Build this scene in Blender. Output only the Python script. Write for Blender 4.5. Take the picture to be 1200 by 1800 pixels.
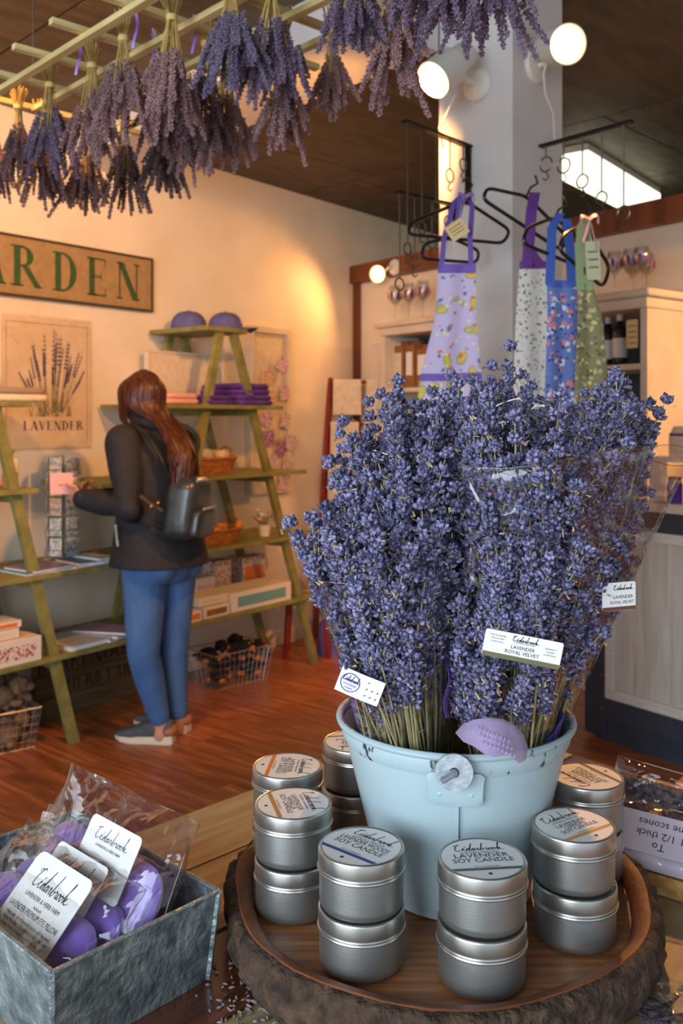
import bpy, bmesh, math, random
from mathutils import Matrix, Vector, noise as mnoise
for o in list(bpy.data.objects): bpy.data.objects.remove(o)
SC = bpy.context.scene
COL = SC.collection
rnd = random.Random(7)
# ------------------------------------------------------------------ camera
F, HZ, CZ = 1600.0, 735.0, 1.46            # focal length and horizon in 1200x1800 pixels, camera height
cam = bpy.data.cameras.new('camera'); co = bpy.data.objects.new('camera', cam); COL.objects.link(co)
co.location = (0, 0, CZ); co.rotation_euler = (math.radians(90), 0, 0)
cam.sensor_fit = 'VERTICAL'; cam.sensor_height = 36; cam.lens = 36*F/1800
cam.shift_y = (HZ-900)/1800.0
cam.clip_start = .05
cam.dof.use_dof = True; cam.dof.focus_distance = .85; cam.dof.aperture_fstop = 11
SC.camera = co
# ------------------------------------------------------------------ world, daylight, exposure
SC.view_settings.view_transform = 'Standard'; SC.view_settings.look = 'None'
SC.view_settings.gamma = 1; SC.view_settings.use_curve_mapping = False
SC.view_settings.exposure = 0.18
w = bpy.data.worlds.new('world'); SC.world = w; w.use_nodes = True
w.node_tree.nodes['Background'].inputs[0].default_value = (.74, .87, 1.0, 1)
w.node_tree.nodes['Background'].inputs[1].default_value = 1.05
def area(name, loc, aim, sx, sy, watts, col):
    l = bpy.data.lights.new(name, 'AREA'); l.shape = 'RECTANGLE'; l.size = sx; l.size_y = sy; l.energy = watts; l.color = col
    o = bpy.data.objects.new(name, l); COL.objects.link(o); o.location = loc
    o.rotation_euler = (Vector(aim)-Vector(loc)).to_track_quat('-Z', 'Y').to_euler(); return o
def spot(name, loc, aim, watts, col, ang=70, blend=.6, r=.04):
    l = bpy.data.lights.new(name, 'SPOT'); l.energy = watts; l.color = col; l.spot_size = math.radians(ang); l.spot_blend = blend; l.shadow_soft_size = r
    o = bpy.data.objects.new(name, l); COL.objects.link(o); o.location = loc
    o.rotation_euler = (Vector(aim)-Vector(loc)).to_track_quat('-Z', 'Y').to_euler(); return o
# daylight through the shop window behind the photographer
area('shop_window_daylight', (-2.0, -1.5, 1.8), (.1, 1.6, 1.1), 2.8, 1.9, 125, (.80, .90, 1.0))
WARM = (1.0, .43, .115)
# ------------------------------------------------------------------ geometry helpers
def P(px, py, Y): return Vector(((px-600)/F*Y, Y, CZ+(HZ-py)/F*Y))
def G(px, py, z=0.0):
    Y = (CZ-z)*F/(py-HZ); return Vector(((px-600)/F*Y, Y, z))
def pxX(px, Y): return (px-600)/F*Y
# frame of the left wall: s along the wall (away from us), d out of the wall into the room
W0 = Vector((-1.42, 4.54)); WU = Vector((.615, .788)).normalized(); WN = Vector((WU.y, -WU.x)); WR = math.atan2(WU.y, WU.x)
def Wp(s, d, z=0): q = W0+WU*s+WN*d; return Vector((q.x, q.y, z))
def WS(px, py, d):
    k = (px-600)/F; Y = (d+WN.dot(W0))/(WN.x*k+WN.y)
    p = Vector((k*Y, Y)); return (p-W0).dot(WU), CZ+(HZ-py)/F*Y
# frame of the partition with the hutches
Q0 = Vector((.089, 6.47)); QU = Vector((.599, -.801)).normalized(); QN = Vector((QU.y, -QU.x)); QR = math.atan2(QU.y, QU.x)
def Qp(s, d, z=0): q = Q0+QU*s+QN*d; return Vector((q.x, q.y, z))
def QS(px, py, d):
    k = (px-600)/F; Y = (d+QN.dot(Q0))/(QN.x*k+QN.y)
    p = Vector((k*Y, Y)); return (p-Q0).dot(QU), CZ+(HZ-py)/F*Y
XF = {}
def rotz(a): return Matrix.Rotation(a, 4, 'Z')
def place(o, loc, rz, parent):
    o.location = loc
    o.rotation_euler = (0, 0, rz)
    m = Matrix.Translation(loc) @ rotz(rz)
    if parent is not None: o.parent = parent; m = XF[parent.name] @ m
    XF[o.name] = m
def tag(o, label=None, cat=None, group=None, kind=None):
    if label: o['label'] = label
    if cat: o['category'] = cat
    if group: o['group'] = group
    if kind: o['kind'] = kind
    return o
def thing(name, label, cat, loc=(0, 0, 0), rz=0, group=None):
    o = bpy.data.objects.new(name, None); o.empty_display_size = .05; COL.objects.link(o)
    place(o, Vector(loc), rz, None); return tag(o, label, cat, group)
def lerp(a, b, t): return a+(b-a)*t
class MB:
    def __init__(s): s.v = []; s.f = []; s.m = []
    def add(s, vs, fs, mi=0):
        b = len(s.v); s.v += [Vector(v) for v in vs]
        for f in fs: s.f.append([b+i for i in f]); s.m.append(mi)
        return s
    def box(s, c, d, mi=0, R=None, taper=1.0):
        vs = []
        for z in (-1, 1):
            t = taper if z > 0 else 1
            for x, y in ((-1, -1), (1, -1), (1, 1), (-1, 1)):
                p = Vector((x*d[0]/2*t, y*d[1]/2*t, z*d[2]/2))
                if R is not None: p = R @ p
                vs.append(p+Vector(c))
        return s.add(vs, [(3, 2, 1, 0), (4, 5, 6, 7), (0, 1, 5, 4), (1, 2, 6, 5), (2, 3, 7, 6), (3, 0, 4, 7)], mi)
    def bar(s, a, b, w, h, mi=0, up=(0, 0, 1), w2=None, h2=None):
        a = Vector(a); b = Vector(b); d = (b-a).normalized(); u = Vector(up)
        x = d.cross(u)
        if x.length < 1e-4: x = d.cross(Vector((1, 0, 0)))
        x.normalize(); y = x.cross(d).normalized(); vs = []
        for p, ww, hh in ((a, w, h), (b, w2 or w, h2 or h)):
            for i, j in ((-1, -1), (1, -1), (1, 1), (-1, 1)): vs.append(p+x*i*ww/2+y*j*hh/2)
        return s.add(vs, [(0, 1, 2, 3), (7, 6, 5, 4), (4, 5, 1, 0), (5, 6, 2, 1), (6, 7, 3, 2), (7, 4, 0, 3)], mi)
    def tube(s, pts, r, n=8, mi=0, cap=True, closed=False, flat=1.0):
        pts = [Vector(p) for p in pts]; N = len(pts)
        rs = r if isinstance(r, (list, tuple)) else [r]*N
        t0 = (pts[1]-pts[0]).normalized(); up = Vector((0, 0, 1)) if abs(t0.z) < .9 else Vector((1, 0, 0))
        nx = t0.cross(up).normalized(); vs = []; fs = []
        for i, p in enumerate(pts):
            if closed: t = (pts[(i+1) % N]-pts[i-1])
            else: t = pts[min(i+1, N-1)]-pts[max(i-1, 0)]
            if t.length < 1e-9: t = t0
            t.normalize(); nx = (nx-t*nx.dot(t))
            if nx.length < 1e-6: nx = t.orthogonal()
            nx.normalize(); ny = t.cross(nx)
            for k in range(n):
                a = 2*math.pi*k/n; vs.append(p+nx*math.cos(a)*rs[i]+ny*math.sin(a)*rs[i]*flat)
        for i in range(N if closed else N-1):
            j = (i+1) % N
            for k in range(n):
                l = (k+1) % n; fs.append((i*n+k, i*n+l, j*n+l, j*n+k))
        if cap and not closed: fs.append(tuple(range(n))[::-1]); fs.append(tuple((N-1)*n+k for k in range(n)))
        return s.add(vs, fs, mi)
    def lathe(s, prof, n=32, mi=0, c=(0, 0, 0), capb=True, capt=True, fn=None):
        vs = []; fs = []; c = Vector(c)
        for i, (r, z) in enumerate(prof):
            for k in range(n):
                a = 2*math.pi*k/n; rr = r*(fn(a, z) if fn else 1); vs.append(c+Vector((math.cos(a)*rr, math.sin(a)*rr, z)))
        for i in range(len(prof)-1):
            for k in range(n):
                l = (k+1) % n; fs.append((i*n+k, i*n+l, (i+1)*n+l, (i+1)*n+k))
        if capb: fs.append(tuple(range(n))[::-1])
        if capt: fs.append(tuple((len(prof)-1)*n+k for k in range(n)))
        return s.add(vs, fs, mi)
    def ball(s, c, r, n=10, m=7, mi=0, R=None):
        r = r if isinstance(r, (tuple, list)) else (r, r, r); c = Vector(c); vs = []; fs = []
        for i in range(1, m):
            th = math.pi*i/m
            for k in range(n):
                a = 2*math.pi*k/n; p = Vector((math.sin(th)*math.cos(a)*r[0], math.sin(th)*math.sin(a)*r[1], math.cos(th)*r[2]))
                vs.append(c+(R @ p if R is not None else p))
        t = Vector((0, 0, r[2])); b = Vector((0, 0, -r[2]))
        vs.append(c+(R @ t if R is not None else t)); vs.append(c+(R @ b if R is not None else b)); T = len(vs)-2
        for i in range(m-2):
            for k in range(n): l = (k+1) % n; fs.append((i*n+k, (i+1)*n+k, (i+1)*n+l, i*n+l))
        for k in range(n): l = (k+1) % n; fs.append((T, k, l)); fs.append((T+1, (m-2)*n+l, (m-2)*n+k))
        return s.add(vs, fs, mi)
    def prism(s, poly, fn, t, mi=0):
        # poly: 2D outline, fn(x,y,k)->3D at face k in (0,1)
        n = len(poly); vs = [fn(x, y, 0) for x, y in poly]+[fn(x, y, t) for x, y in poly]
        fs = [tuple(range(n))[::-1], tuple(range(n, 2*n))]+[(i, (i+1) % n, n+(i+1) % n, n+i) for i in range(n)]
        return s.add(vs, fs, mi)
    def sheet(s, fn, nu, nv, th=0.0, mi=0):
        # fn(u,v)->Vector ; solid sheet when th>0
        g = [[Vector(fn(i/nu, j/nv)) for j in range(nv+1)] for i in range(nu+1)]
        vs = [p for row in g for p in row]; W = nv+1
        fs = [(i*W+j, (i+1)*W+j, (i+1)*W+j+1, i*W+j+1) for i in range(nu) for j in range(nv)]
        if th > 0:
            nr = []
            for i in range(nu+1):
                for j in range(nv+1):
                    a = g[min(i+1, nu)][j]-g[max(i-1, 0)][j]; b = g[i][min(j+1, nv)]-g[i][max(j-1, 0)]
                    c = a.cross(b); nr.append(c.normalized() if c.length > 1e-12 else Vector((0, 0, 1)))
            T = len(vs); vs = vs+[v-n*th for v, n in zip(vs, nr)]
            fs = fs+[tuple(T+k for k in f[::-1]) for f in fs]
            rim = [i*W for i in range(nu+1)]+[nu*W+j for j in range(1, W)]+[i*W+W-1 for i in range(nu-1, -1, -1)]+[j for j in range(W-2, 0, -1)]
            fs += [(rim[(k+1) % len(rim)], rim[k], T+rim[k], T+rim[(k+1) % len(rim)]) for k in range(len(rim))]
        return s.add(vs, fs, mi)
    def mesh(s, name, mats, smooth=True, ang=40):
        me = bpy.data.meshes.new(name); me.from_pydata([tuple(v) for v in s.v], [], s.f)
        for mm in (mats if isinstance(mats, (list, tuple)) else [mats]): me.materials.append(mm)
        me.polygons.foreach_set('material_index', s.m)
        if smooth:
            me.polygons.foreach_set('use_smooth', [True]*len(s.f)); me.set_sharp_from_angle(angle=math.radians(ang))
        me.update(); return me
    def obj(s, name, mats, parent=None, loc=(0, 0, 0), rz=0, world=False, smooth=True, ang=40, bevel=0):
        o = bpy.data.objects.new(name, None if False else bpy.data.meshes.new('x')); COL.objects.link(o); place(o, Vector(loc), rz, parent)
        if world:
            inv = XF[o.name].inverted(); s.v = [inv @ v for v in s.v]
        old = o.data; o.data = s.mesh(name, mats, smooth, ang); bpy.data.meshes.remove(old)
        if bevel:
            b = o.modifiers.new('bevel', 'BEVEL'); b.width = bevel; b.segments = 2; b.limit_method = 'ANGLE'; b.angle_limit = math.radians(40)
        return o
def inst(name, me, parent, mat4):
    o = bpy.data.objects.new(name, me); COL.objects.link(o)
    if parent is not None: o.parent = parent; XF[o.name] = XF[parent.name] @ mat4
    else: XF[o.name] = mat4
    o.matrix_local = mat4 if parent is not None else mat4
    if parent is None: o.matrix_world = mat4
    return o
def kids(o): return [c for c in bpy.data.objects if c.parent == o]
def dup(root, loc, rz=0, label=None, sc=None):
    r = root.copy(); COL.objects.link(r); r.location = loc; r.rotation_euler = (0, 0, rz); XF[r.name] = Matrix.Translation(Vector(loc)) @ rotz(rz)
    if label: r['label'] = label
    if sc: r.scale = (sc, sc, sc)
    for ch in kids(root):
        c = ch.copy(); COL.objects.link(c); c.parent = r
        for g in kids(ch): d = g.copy(); COL.objects.link(d); d.parent = c
    return r
def align(p, d, roll=0, sc=1.0):
    q = Vector(d).normalized().to_track_quat('Z', 'Y')
    return Matrix.Translation(p) @ q.to_matrix().to_4x4() @ rotz(roll) @ Matrix.Diagonal((sc, sc, sc, 1))
# ------------------------------------------------------------------ materials
def lin(c):
    r = []
    for x in c[:3]:
        x /= 255; r.append(x/12.92 if x <= .04045 else ((x+.055)/1.055)**2.4)
    return (*r, 1)
def mat(name, c, rough=.6, metal=0.0, c2=None, scale=8, stretch=(1, 1, 1), detail=4, bump=0, bscale=None, vary=0, spec=.5, lo=.35, hi=.65, tex='noise', c3=None, sheen=0, coat=0, dist=0):
    m = bpy.data.materials.new(name); m.use_nodes = True; N = m.node_tree.nodes; L = m.node_tree.links; b = N['Principled BSDF']
    b.inputs['Base Color'].default_value = lin(c); b.inputs['Roughness'].default_value = rough; b.inputs['Metallic'].default_value = metal
    b.inputs['Specular IOR Level'].default_value = spec
    if sheen: b.inputs['Sheen Weight'].default_value = sheen
    if coat: b.inputs['Coat Weight'].default_value = coat; b.inputs['Coat Roughness'].default_value = .15
    out = None
    if c2 or bump:
        tc = N.new('ShaderNodeTexCoord'); mp = N.new('ShaderNodeMapping'); mp.inputs['Scale'].default_value = stretch
        L.new(tc.outputs['Object'], mp.inputs['Vector']); vec = mp.outputs['Vector']
        if vary:
            oi0 = N.new('ShaderNodeObjectInfo'); va = N.new('ShaderNodeVectorMath'); va.operation = 'ADD'
            vm = N.new('ShaderNodeVectorMath'); vm.operation = 'SCALE'; vm.inputs['Scale'].default_value = 37.0
            L.new(oi0.outputs['Random'], vm.inputs[0]); L.new(vec, va.inputs[0]); L.new(vm.outputs[0], va.inputs[1]); vec = va.outputs[0]
    if c2:
        if tex == 'voronoi':
            t = N.new('ShaderNodeTexVoronoi'); t.inputs['Scale'].default_value = scale; o = t.outputs['Distance']
        elif tex == 'wave':
            t = N.new('ShaderNodeTexWave'); t.inputs['Scale'].default_value = scale; t.inputs['Distortion'].default_value = dist; t.inputs['Detail'].default_value = detail; o = t.outputs['Fac']
        else:
            t = N.new('ShaderNodeTexNoise'); t.inputs['Scale'].default_value = scale; t.inputs['Detail'].default_value = detail; t.inputs['Distortion'].default_value = dist; o = t.outputs['Fac']
        L.new(vec, t.inputs['Vector'])
        r = N.new('ShaderNodeValToRGB'); r.color_ramp.elements[0].position = lo; r.color_ramp.elements[1].position = hi
        r.color_ramp.elements[0].color = lin(c); r.color_ramp.elements[1].color = lin(c2)
        if c3: e = r.color_ramp.elements.new((lo+hi)/2); e.color = lin(c3)
        L.new(o, r.inputs['Fac']); out = r.outputs['Color']
    if vary:
        oi = N.new('ShaderNodeObjectInfo'); hs = N.new('ShaderNodeHueSaturation'); mr = N.new('ShaderNodeMapRange')
        mr.inputs['To Min'].default_value = 1-vary; mr.inputs['To Max'].default_value = 1+vary
        L.new(oi.outputs['Random'], mr.inputs['Value']); L.new(mr.outputs[0], hs.inputs['Value'])
        if out: L.new(out, hs.inputs['Color'])
        else: hs.inputs['Color'].default_value = lin(c)
        out = hs.outputs['Color']
    if out: L.new(out, b.inputs['Base Color'])
    if bump:
        t2 = N.new('ShaderNodeTexNoise'); t2.inputs['Scale'].default_value = bscale or scale; t2.inputs['Detail'].default_value = 5
        L.new(vec, t2.inputs['Vector']); bp = N.new('ShaderNodeBump'); bp.inputs['Strength'].default_value = bump; bp.inputs['Distance'].default_value = .01
        L.new(t2.outputs['Fac'], bp.inputs['Height']); L.new(bp.outputs['Normal'], b.inputs['Normal'])
    return m
def glow(name, c, e):
    m = bpy.data.materials.new(name); m.use_nodes = True; b = m.node_tree.nodes['Principled BSDF']
    b.inputs['Base Color'].default_value = lin(c); b.inputs['Emission Color'].default_value = lin(c); b.inputs['Emission Strength'].default_value = e; return m
def film(name, tint=(255, 255, 255), refl=.10, rough=.06, bump=.25, bscale=18):
    m = bpy.data.materials.new(name); m.use_nodes = True; N = m.node_tree.nodes; L = m.node_tree.links; N.remove(N['Principled BSDF'])
    t = N.new('ShaderNodeBsdfTransparent'); t.inputs[0].default_value = lin(tint)
    g = N.new('ShaderNodeBsdfGlossy'); g.inputs['Roughness'].default_value = rough
    lw = N.new('ShaderNodeLayerWeight'); lw.inputs['Blend'].default_value = .35
    mr = N.new('ShaderNodeMapRange'); mr.inputs['To Min'].default_value = refl*.45; mr.inputs['To Max'].default_value = min(1, refl*5)
    mx = N.new('ShaderNodeMixShader'); tc = N.new('ShaderNodeTexCoord'); nz = N.new('ShaderNodeTexNoise'); nz.inputs['Scale'].default_value = bscale; nz.inputs['Distortion'].default_value = 1.5
    bp = N.new('ShaderNodeBump'); bp.inputs['Strength'].default_value = bump; bp.inputs['Distance'].default_value = .03
    L.new(tc.outputs['Object'], nz.inputs['Vector']); L.new(nz.outputs['Fac'], bp.inputs['Height'])
    L.new(bp.outputs['Normal'], g.inputs['Normal']); L.new(bp.outputs['Normal'], lw.inputs['Normal'])
    L.new(lw.outputs['Facing'], mr.inputs['Value']); L.new(mr.outputs[0], mx.inputs['Fac']); L.new(t.outputs[0], mx.inputs[1]); L.new(g.outputs[0], mx.inputs[2])
    L.new(mx.outputs[0], N['Material Output'].inputs['Surface']); return m
def floral(name, base, spots, rough=.85, base2=None):
    # printed cloth: each spot = (colour, voronoi scale, threshold, offset)
    m = bpy.data.materials.new(name); m.use_nodes = True; N = m.node_tree.nodes; L = m.node_tree.links; b = N['Principled BSDF']
    b.inputs['Roughness'].default_value = rough; tc = N.new('ShaderNodeTexCoord')
    cur = None
    for c, sc, th, off in spots:
        mp = N.new('ShaderNodeMapping'); mp.inputs['Location'].default_value = (off, off*1.7, off*.6); L.new(tc.outputs['Object'], mp.inputs['Vector'])
        nz = N.new('ShaderNodeTexNoise'); nz.inputs['Scale'].default_value = sc*1.6; L.new(mp.outputs[0], nz.inputs['Vector'])
        vm = N.new('ShaderNodeVectorMath'); vm.operation = 'MULTIPLY_ADD'; vm.inputs[1].default_value = (.6/sc,)*3; L.new(nz.outputs['Color'], vm.inputs[0]); L.new(mp.outputs[0], vm.inputs[2])
        v = N.new('ShaderNodeTexVoronoi'); v.inputs['Scale'].default_value = sc; L.new(vm.outputs[0], v.inputs['Vector'])
        ma = N.new('ShaderNodeMath'); ma.operation = 'LESS_THAN'; ma.inputs[1].default_value = th; L.new(v.outputs['Distance'], ma.inputs[0])
        mx = N.new('ShaderNodeMix'); mx.data_type = 'RGBA'; L.new(ma.outputs[0], mx.inputs['Factor'])
        if cur is None: mx.inputs['A'].default_value = lin(base)
        else: L.new(cur, mx.inputs['A'])
        mx.inputs['B'].default_value = lin(c); cur = mx.outputs['Result']
    L.new(cur, b.inputs['Base Color']); return m
# ------------------------------------------------------------------ lettering (own serif, sans and script letter shapes)
def arc(cx, cy, rx, ry, a0, a1, w0, w1, n=14):
    # a stroke along an ellipse arc whose weight swells between w0 (ends) and w1 (middle)
    L = []; R = []
    for i in range(n+1):
        t = i/n; a = math.radians(lerp(a0, a1, t)); w = w0+(w1-w0)*math.sin(math.pi*t)
        L.append((cx+math.cos(a)*(rx), cy+math.sin(a)*ry)); R.append((cx+math.cos(a)*(rx-w), cy+math.sin(a)*(ry-min(w, w0*1.2))))
    return [[L[i], L[i+1], R[i+1], R[i]] for i in range(n)]
def rect(x0, y0, x1, y1): return [[(x0, y0), (x1, y0), (x1, y1), (x0, y1)]]
def serif(x, y, w=.2, t=.045): return rect(x-w/2, y, x+w/2, y+t)
def stem(x, w=.18): return rect(x-w/2, 0, x+w/2, 1)+serif(x, 0, w+.16)+serif(x, .955, w+.16)
def diag(x0, y0, x1, y1, w): return [[(x0-w/2, y0), (x0+w/2, y0), (x1+w/2, y1), (x1-w/2, y1)]]
SER = {
 'A': (.8, diag(.1, 0, .4, 1, .05)+diag(.68, 0, .4, 1, .19)+rect(.2, .3, .58, .35)+serif(.1, 0)+serif(.68, 0, .28)),
 'B': (.7, stem(.14)+arc(.25, .76, .3, .24, 90, -90, .05, .18)+arc(.25, .27, .36, .27, 90, -90, .05, .19)+rect(.14, .95, .27, 1)+rect(.14, 0, .27, .05)+rect(.14, .5, .27, .55)),
 'D': (.78, stem(.14)+arc(.25, .5, .46, .5, 90, -90, .05, .20)+rect(.14, .95, .27, 1)+rect(.14, 0, .27, .05)),
 'E': (.66, stem(.14)+rect(.14, .955, .58, 1)+rect(.14, 0, .6, .045)+rect(.14, .49, .45, .53)+rect(.55, .8, .58, 1)+rect(.57, 0, .6, .22)+rect(.43, .4, .455, .62)),
 'F': (.6, stem(.14)+rect(.14, .955, .56, 1)+rect(.14, .49, .45, .53)+rect(.53, .8, .56, 1)+rect(.43, .4, .455, .62)),
 'G': (.82, arc(.45, .5, .42, .5, 40, 330, .05, .19, 20)+rect(.68, 0.08, .8, .42)+serif(.74, .4, .26)),
 'H': (.82, stem(.14)+stem(.66)+rect(.14, .49, .66, .53)),
 'K': (.78, stem(.14)+diag(.2, .42, .62, 1, .05)+diag(.64, 0, .34, .56, .13)+serif(.62, .955)+serif(.66, 0, .24)),
 'L': (.62, stem(.14)+rect(.14, 0, .56, .045)+rect(.53, 0, .56, .25)),
 'M': (.96, stem(.12, .05)+stem(.82)+diag(.44, 0, .14, 1, .12)+diag(.44, 0, .8, 1, .05)),
 'N': (.84, stem(.12, .05)+stem(.7, .05)+diag(.66, 0, .16, 1, .2)),
 'O': (.82, arc(.41, .5, .4, .5, 90, 270, .05, .19)+arc(.41, .5, .4, .5, 90, -90, .05, .19)),
 'R': (.78, stem(.14)+arc(.25, .74, .33, .26, 90, -90, .05, .18)+rect(.14, .95, .27, 1)+rect(.14, .48, .27, .53)+diag(.7, 0, .36, .5, .18)+serif(.7, 0, .22)),
 'V': (.8, diag(.4, 0, .12, 1, .14)+diag(.4, 0, .68, 1, .05)+serif(.12, .955, .28)+serif(.68, .955)),
}
def serif_word(mb, word, fn, x, y, h, wscale=1.0, gap=.08, mi=0):
    for ch in word:
        if ch == ' ': x += h*.4*wscale; continue
        w_, polys = SER[ch]
        for p in polys: mb.add([fn(x+a*h*wscale, y+b*h) for a, b in p], [tuple(range(len(p)))], mi)
        x += (w_+gap)*h*wscale
    return x
_txt = {}
def sans_mesh(text):
    if text not in _txt:
        c = bpy.data.curves.new('t', 'FONT'); c.body = text; c.size = 1; c.resolution_u = 2; c.align_x = 'CENTER'
        o = bpy.data.objects.new('t', c); COL.objects.link(o); dg = bpy.context.evaluated_depsgraph_get()
        me = bpy.data.meshes.new_from_object(o.evaluated_get(dg)); bpy.data.objects.remove(o)
        _txt[text] = ([v.co.copy() for v in me.vertices], [tuple(p.vertices) for p in me.polygons]); bpy.data.meshes.remove(me)
    return _txt[text]
def sans(mb, text, fn, x, y, h, wmax=None, mi=0):
    vs, fs = sans_mesh(text); xs = [v.x for v in vs]; sc = h/.7
    sx = min(sc, wmax/(max(xs)-min(xs))) if wmax else sc
    mb.add([fn(x+v.x*sx, y+v.y*sc) for v in vs], fs, mi)
CURS = [  # one cursive word as strokes, roughly 5.4 wide and 1 high (x-height .38)
 [(.62, .95), (.5, 1.05), (.36, .95), (.22, .65), (.14, .3), (.22, .04), (.42, .0), (.62, .12), (.78, .22), (.9, .3), (.96, .38), (.88, .4), (.8, .2), (.88, .02), (1.02, .04), (1.2, .2), (1.36, .36), (1.26, .36), (1.16, .2), (1.2, .02), (1.32, .1), (1.42, .4), (1.62, 1.05), (1.66, 1.15), (1.5, .5), (1.46, .05), (1.56, .03), (1.7, .25), (1.86, .36), (1.74, .36), (1.64, .16), (1.7, .02), (1.82, .12), (1.92, .36), (1.88, .08), (1.96, .03), (2.08, .2), (2.14, .4), (2.2, .34), (2.26, .33), (2.22, .1), (2.3, .03), (2.44, .3), (2.62, 1.05), (2.64, 1.18), (2.52, .6), (2.46, .06), (2.6, .02), (2.7, .2), (2.62, .32), (2.76, .26), (2.9, .4), (2.96, .33), (3.04, .33), (3.0, .1), (3.08, .03), (3.24, .3), (3.34, .36), (3.22, .3), (3.2, .08), (3.32, .03), (3.42, .2), (3.36, .35), (3.52, .3), (3.66, .36), (3.54, .3), (3.54, .08), (3.66, .03), (3.76, .2), (3.7, .34), (3.86, .28), (4.02, .7), (4.14, 1.1), (4.1, 1.2), (3.98, .5), (3.94, .02), (3.98, .25), (4.16, .38), (4.12, .22), (4.02, .2), (4.16, .04), (4.34, .06), (4.5, .16)],
 [(.12, .78), (.06, .9), (.2, .98), (.34, .92)], [(.98, .55), (1.1, .7)]]
def script_word(mb, fn, x, y, h, w, wgt=.05, mi=0):
    for st in CURS:
        # Catmull-Rom through the points, drawn as a ribbon
        pts = []
        for i in range(len(st)-1):
            p0 = st[max(i-1, 0)]; p1 = st[i]; p2 = st[i+1]; p3 = st[min(i+2, len(st)-1)]
            for k in range(3):
                t = k/3
                pts.append(tuple(.5*((2*p1[j])+(-p0[j]+p2[j])*t+(2*p0[j]-5*p1[j]+4*p2[j]-p3[j])*t*t+(-p0[j]+3*p1[j]-3*p2[j]+p3[j])*t**3) for j in (0, 1)))
        pts.append(st[-1]); kx = w/4.5
        q = [Vector((x+a*kx+b*h*.12, y+b*h)) for a, b in pts]
        for i in range(len(q)-1):
            d = (q[i+1]-q[i])
            if d.length < 1e-9: continue
            n_ = Vector((-d.y, d.x)).normalized()*h*wgt/2*(1.5 if d.y < 0 else 1); e = d.normalized()*h*wgt*.3
            mb.add([fn(*(q[i]-e+n_)), fn(*(q[i]-e-n_)), fn(*(q[i+1]+e-n_)), fn(*(q[i+1]+e+n_))], [(0, 1, 2, 3)], mi)
# ================================================================== MATERIALS
m_wall = mat('cream_wall_paint', (232, 222, 205), .8, c2=(222, 210, 190), scale=3, bump=.08, bscale=60)
m_pillar = mat('white_pillar_paint', (216, 213, 210), .75, c2=(205, 203, 202), scale=4, bump=.06, bscale=50)
m_ceil = mat('dark_plywood', (62, 50, 37), .6, c2=(92, 76, 56), scale=5, stretch=(1, 3.5, 1), bump=.15, bscale=20, vary=.12, detail=6)
m_gap = mat('dark_joint', (28, 22, 18), .9)
m_floor = mat('red_brown_laminate', (128, 70, 38), .36, c2=(196, 122, 72), scale=3.2, stretch=(1.2, 14, 1), detail=7, vary=.18, bump=.05, lo=.3, hi=.7, c3=(164, 94, 52))
m_brown = mat('brown_stained_trim', (92, 48, 26), .5, c2=(128, 72, 40), scale=9, stretch=(1, 1, .15), vary=.05)
m_green = mat('sage_green_paint', (118, 116, 62), .6, c2=(146, 140, 82), scale=14, bump=.1, bscale=40, vary=.06)
m_pine = mat('pine_wood', (206, 164, 104), .6, c2=(178, 128, 70), scale=5, stretch=(14, 1, 14), detail=3, lo=.42, hi=.6, vary=.06)
m_lath = mat('pale_lath_wood', (226, 206, 148), .65, c2=(198, 176, 116), scale=6, stretch=(1, 10, 10), vary=.08)
m_black = mat('black_iron', (26, 24, 24), .45, .6, bump=.1, bscale=90)
m_blackplastic = mat('black_plastic', (16, 15, 18), .35)
m_chrome = mat('bright_wire', (190, 188, 182), .3, .9)
m_ring = mat('dull_ring_metal', (120, 108, 92), .35, .9)
m_white = mat('white_enamel', (226, 222, 212), .4)
m_paper = mat('white_card', (232, 232, 230), .6)
m_ink = mat('dark_ink', (40, 38, 44), .7)
m_cord = mat('white_cord', (214, 208, 200), .5)
m_bulb = glow('lit_bulb', (255, 222, 150), 4)
m_tube = glow('lit_diffuser', (252, 255, 226), 1.6)
m_film = film('clear_film', refl=.09)
m_sleeve = film('cellophane', (252, 252, 253), refl=.12, rough=.07, bump=.45, bscale=15)
m_glass = film('drinking_glass', (246, 246, 248), refl=.16, rough=.03, bump=0)
m_hutch = mat('cream_hutch_paint', (222, 212, 194), .6, c2=(210, 198, 178), scale=6)
m_hutchin = mat('slate_blue_back', (70, 84, 92), .7)
m_purple = mat('purple_cotton', (74, 40, 128), .85, c2=(96, 58, 150), scale=20, bump=.2, bscale=40)
m_pink = mat('pink_cotton', (226, 176, 176), .85, bump=.2, bscale=40)
m_cream = mat('cream_linen', (226, 210, 184), .85, c2=(214, 196, 168), scale=30, bump=.2, bscale=60)
m_wicker = mat('brown_wicker', (150, 88, 40), .6, c2=(196, 128, 66), scale=40, vary=.1)
m_bottle = mat('dark_bottle_glass', (40, 22, 26), .12, coat=.5)
m_kraft = mat('kraft_paper', (150, 102, 62), .75, c2=(132, 86, 50), scale=12)
m_orange = mat('orange_print', (222, 120, 50), .6)
m_teal = mat('teal_print', (110, 160, 156), .6)
m_red = mat('red_brown_paint', (150, 46, 34), .5, c2=(122, 36, 28), scale=10)
m_violetribbon = mat('violet_satin', (150, 110, 200), .35, sheen=.3)
# ================================================================== SETTING
def struct(o): o['kind'] = 'structure'; return o
CH = 2.94
fl = struct(MB().box((0, 3.2, -.05), (12, 11, .09)).obj('floor', m_floor, smooth=False))
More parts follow.
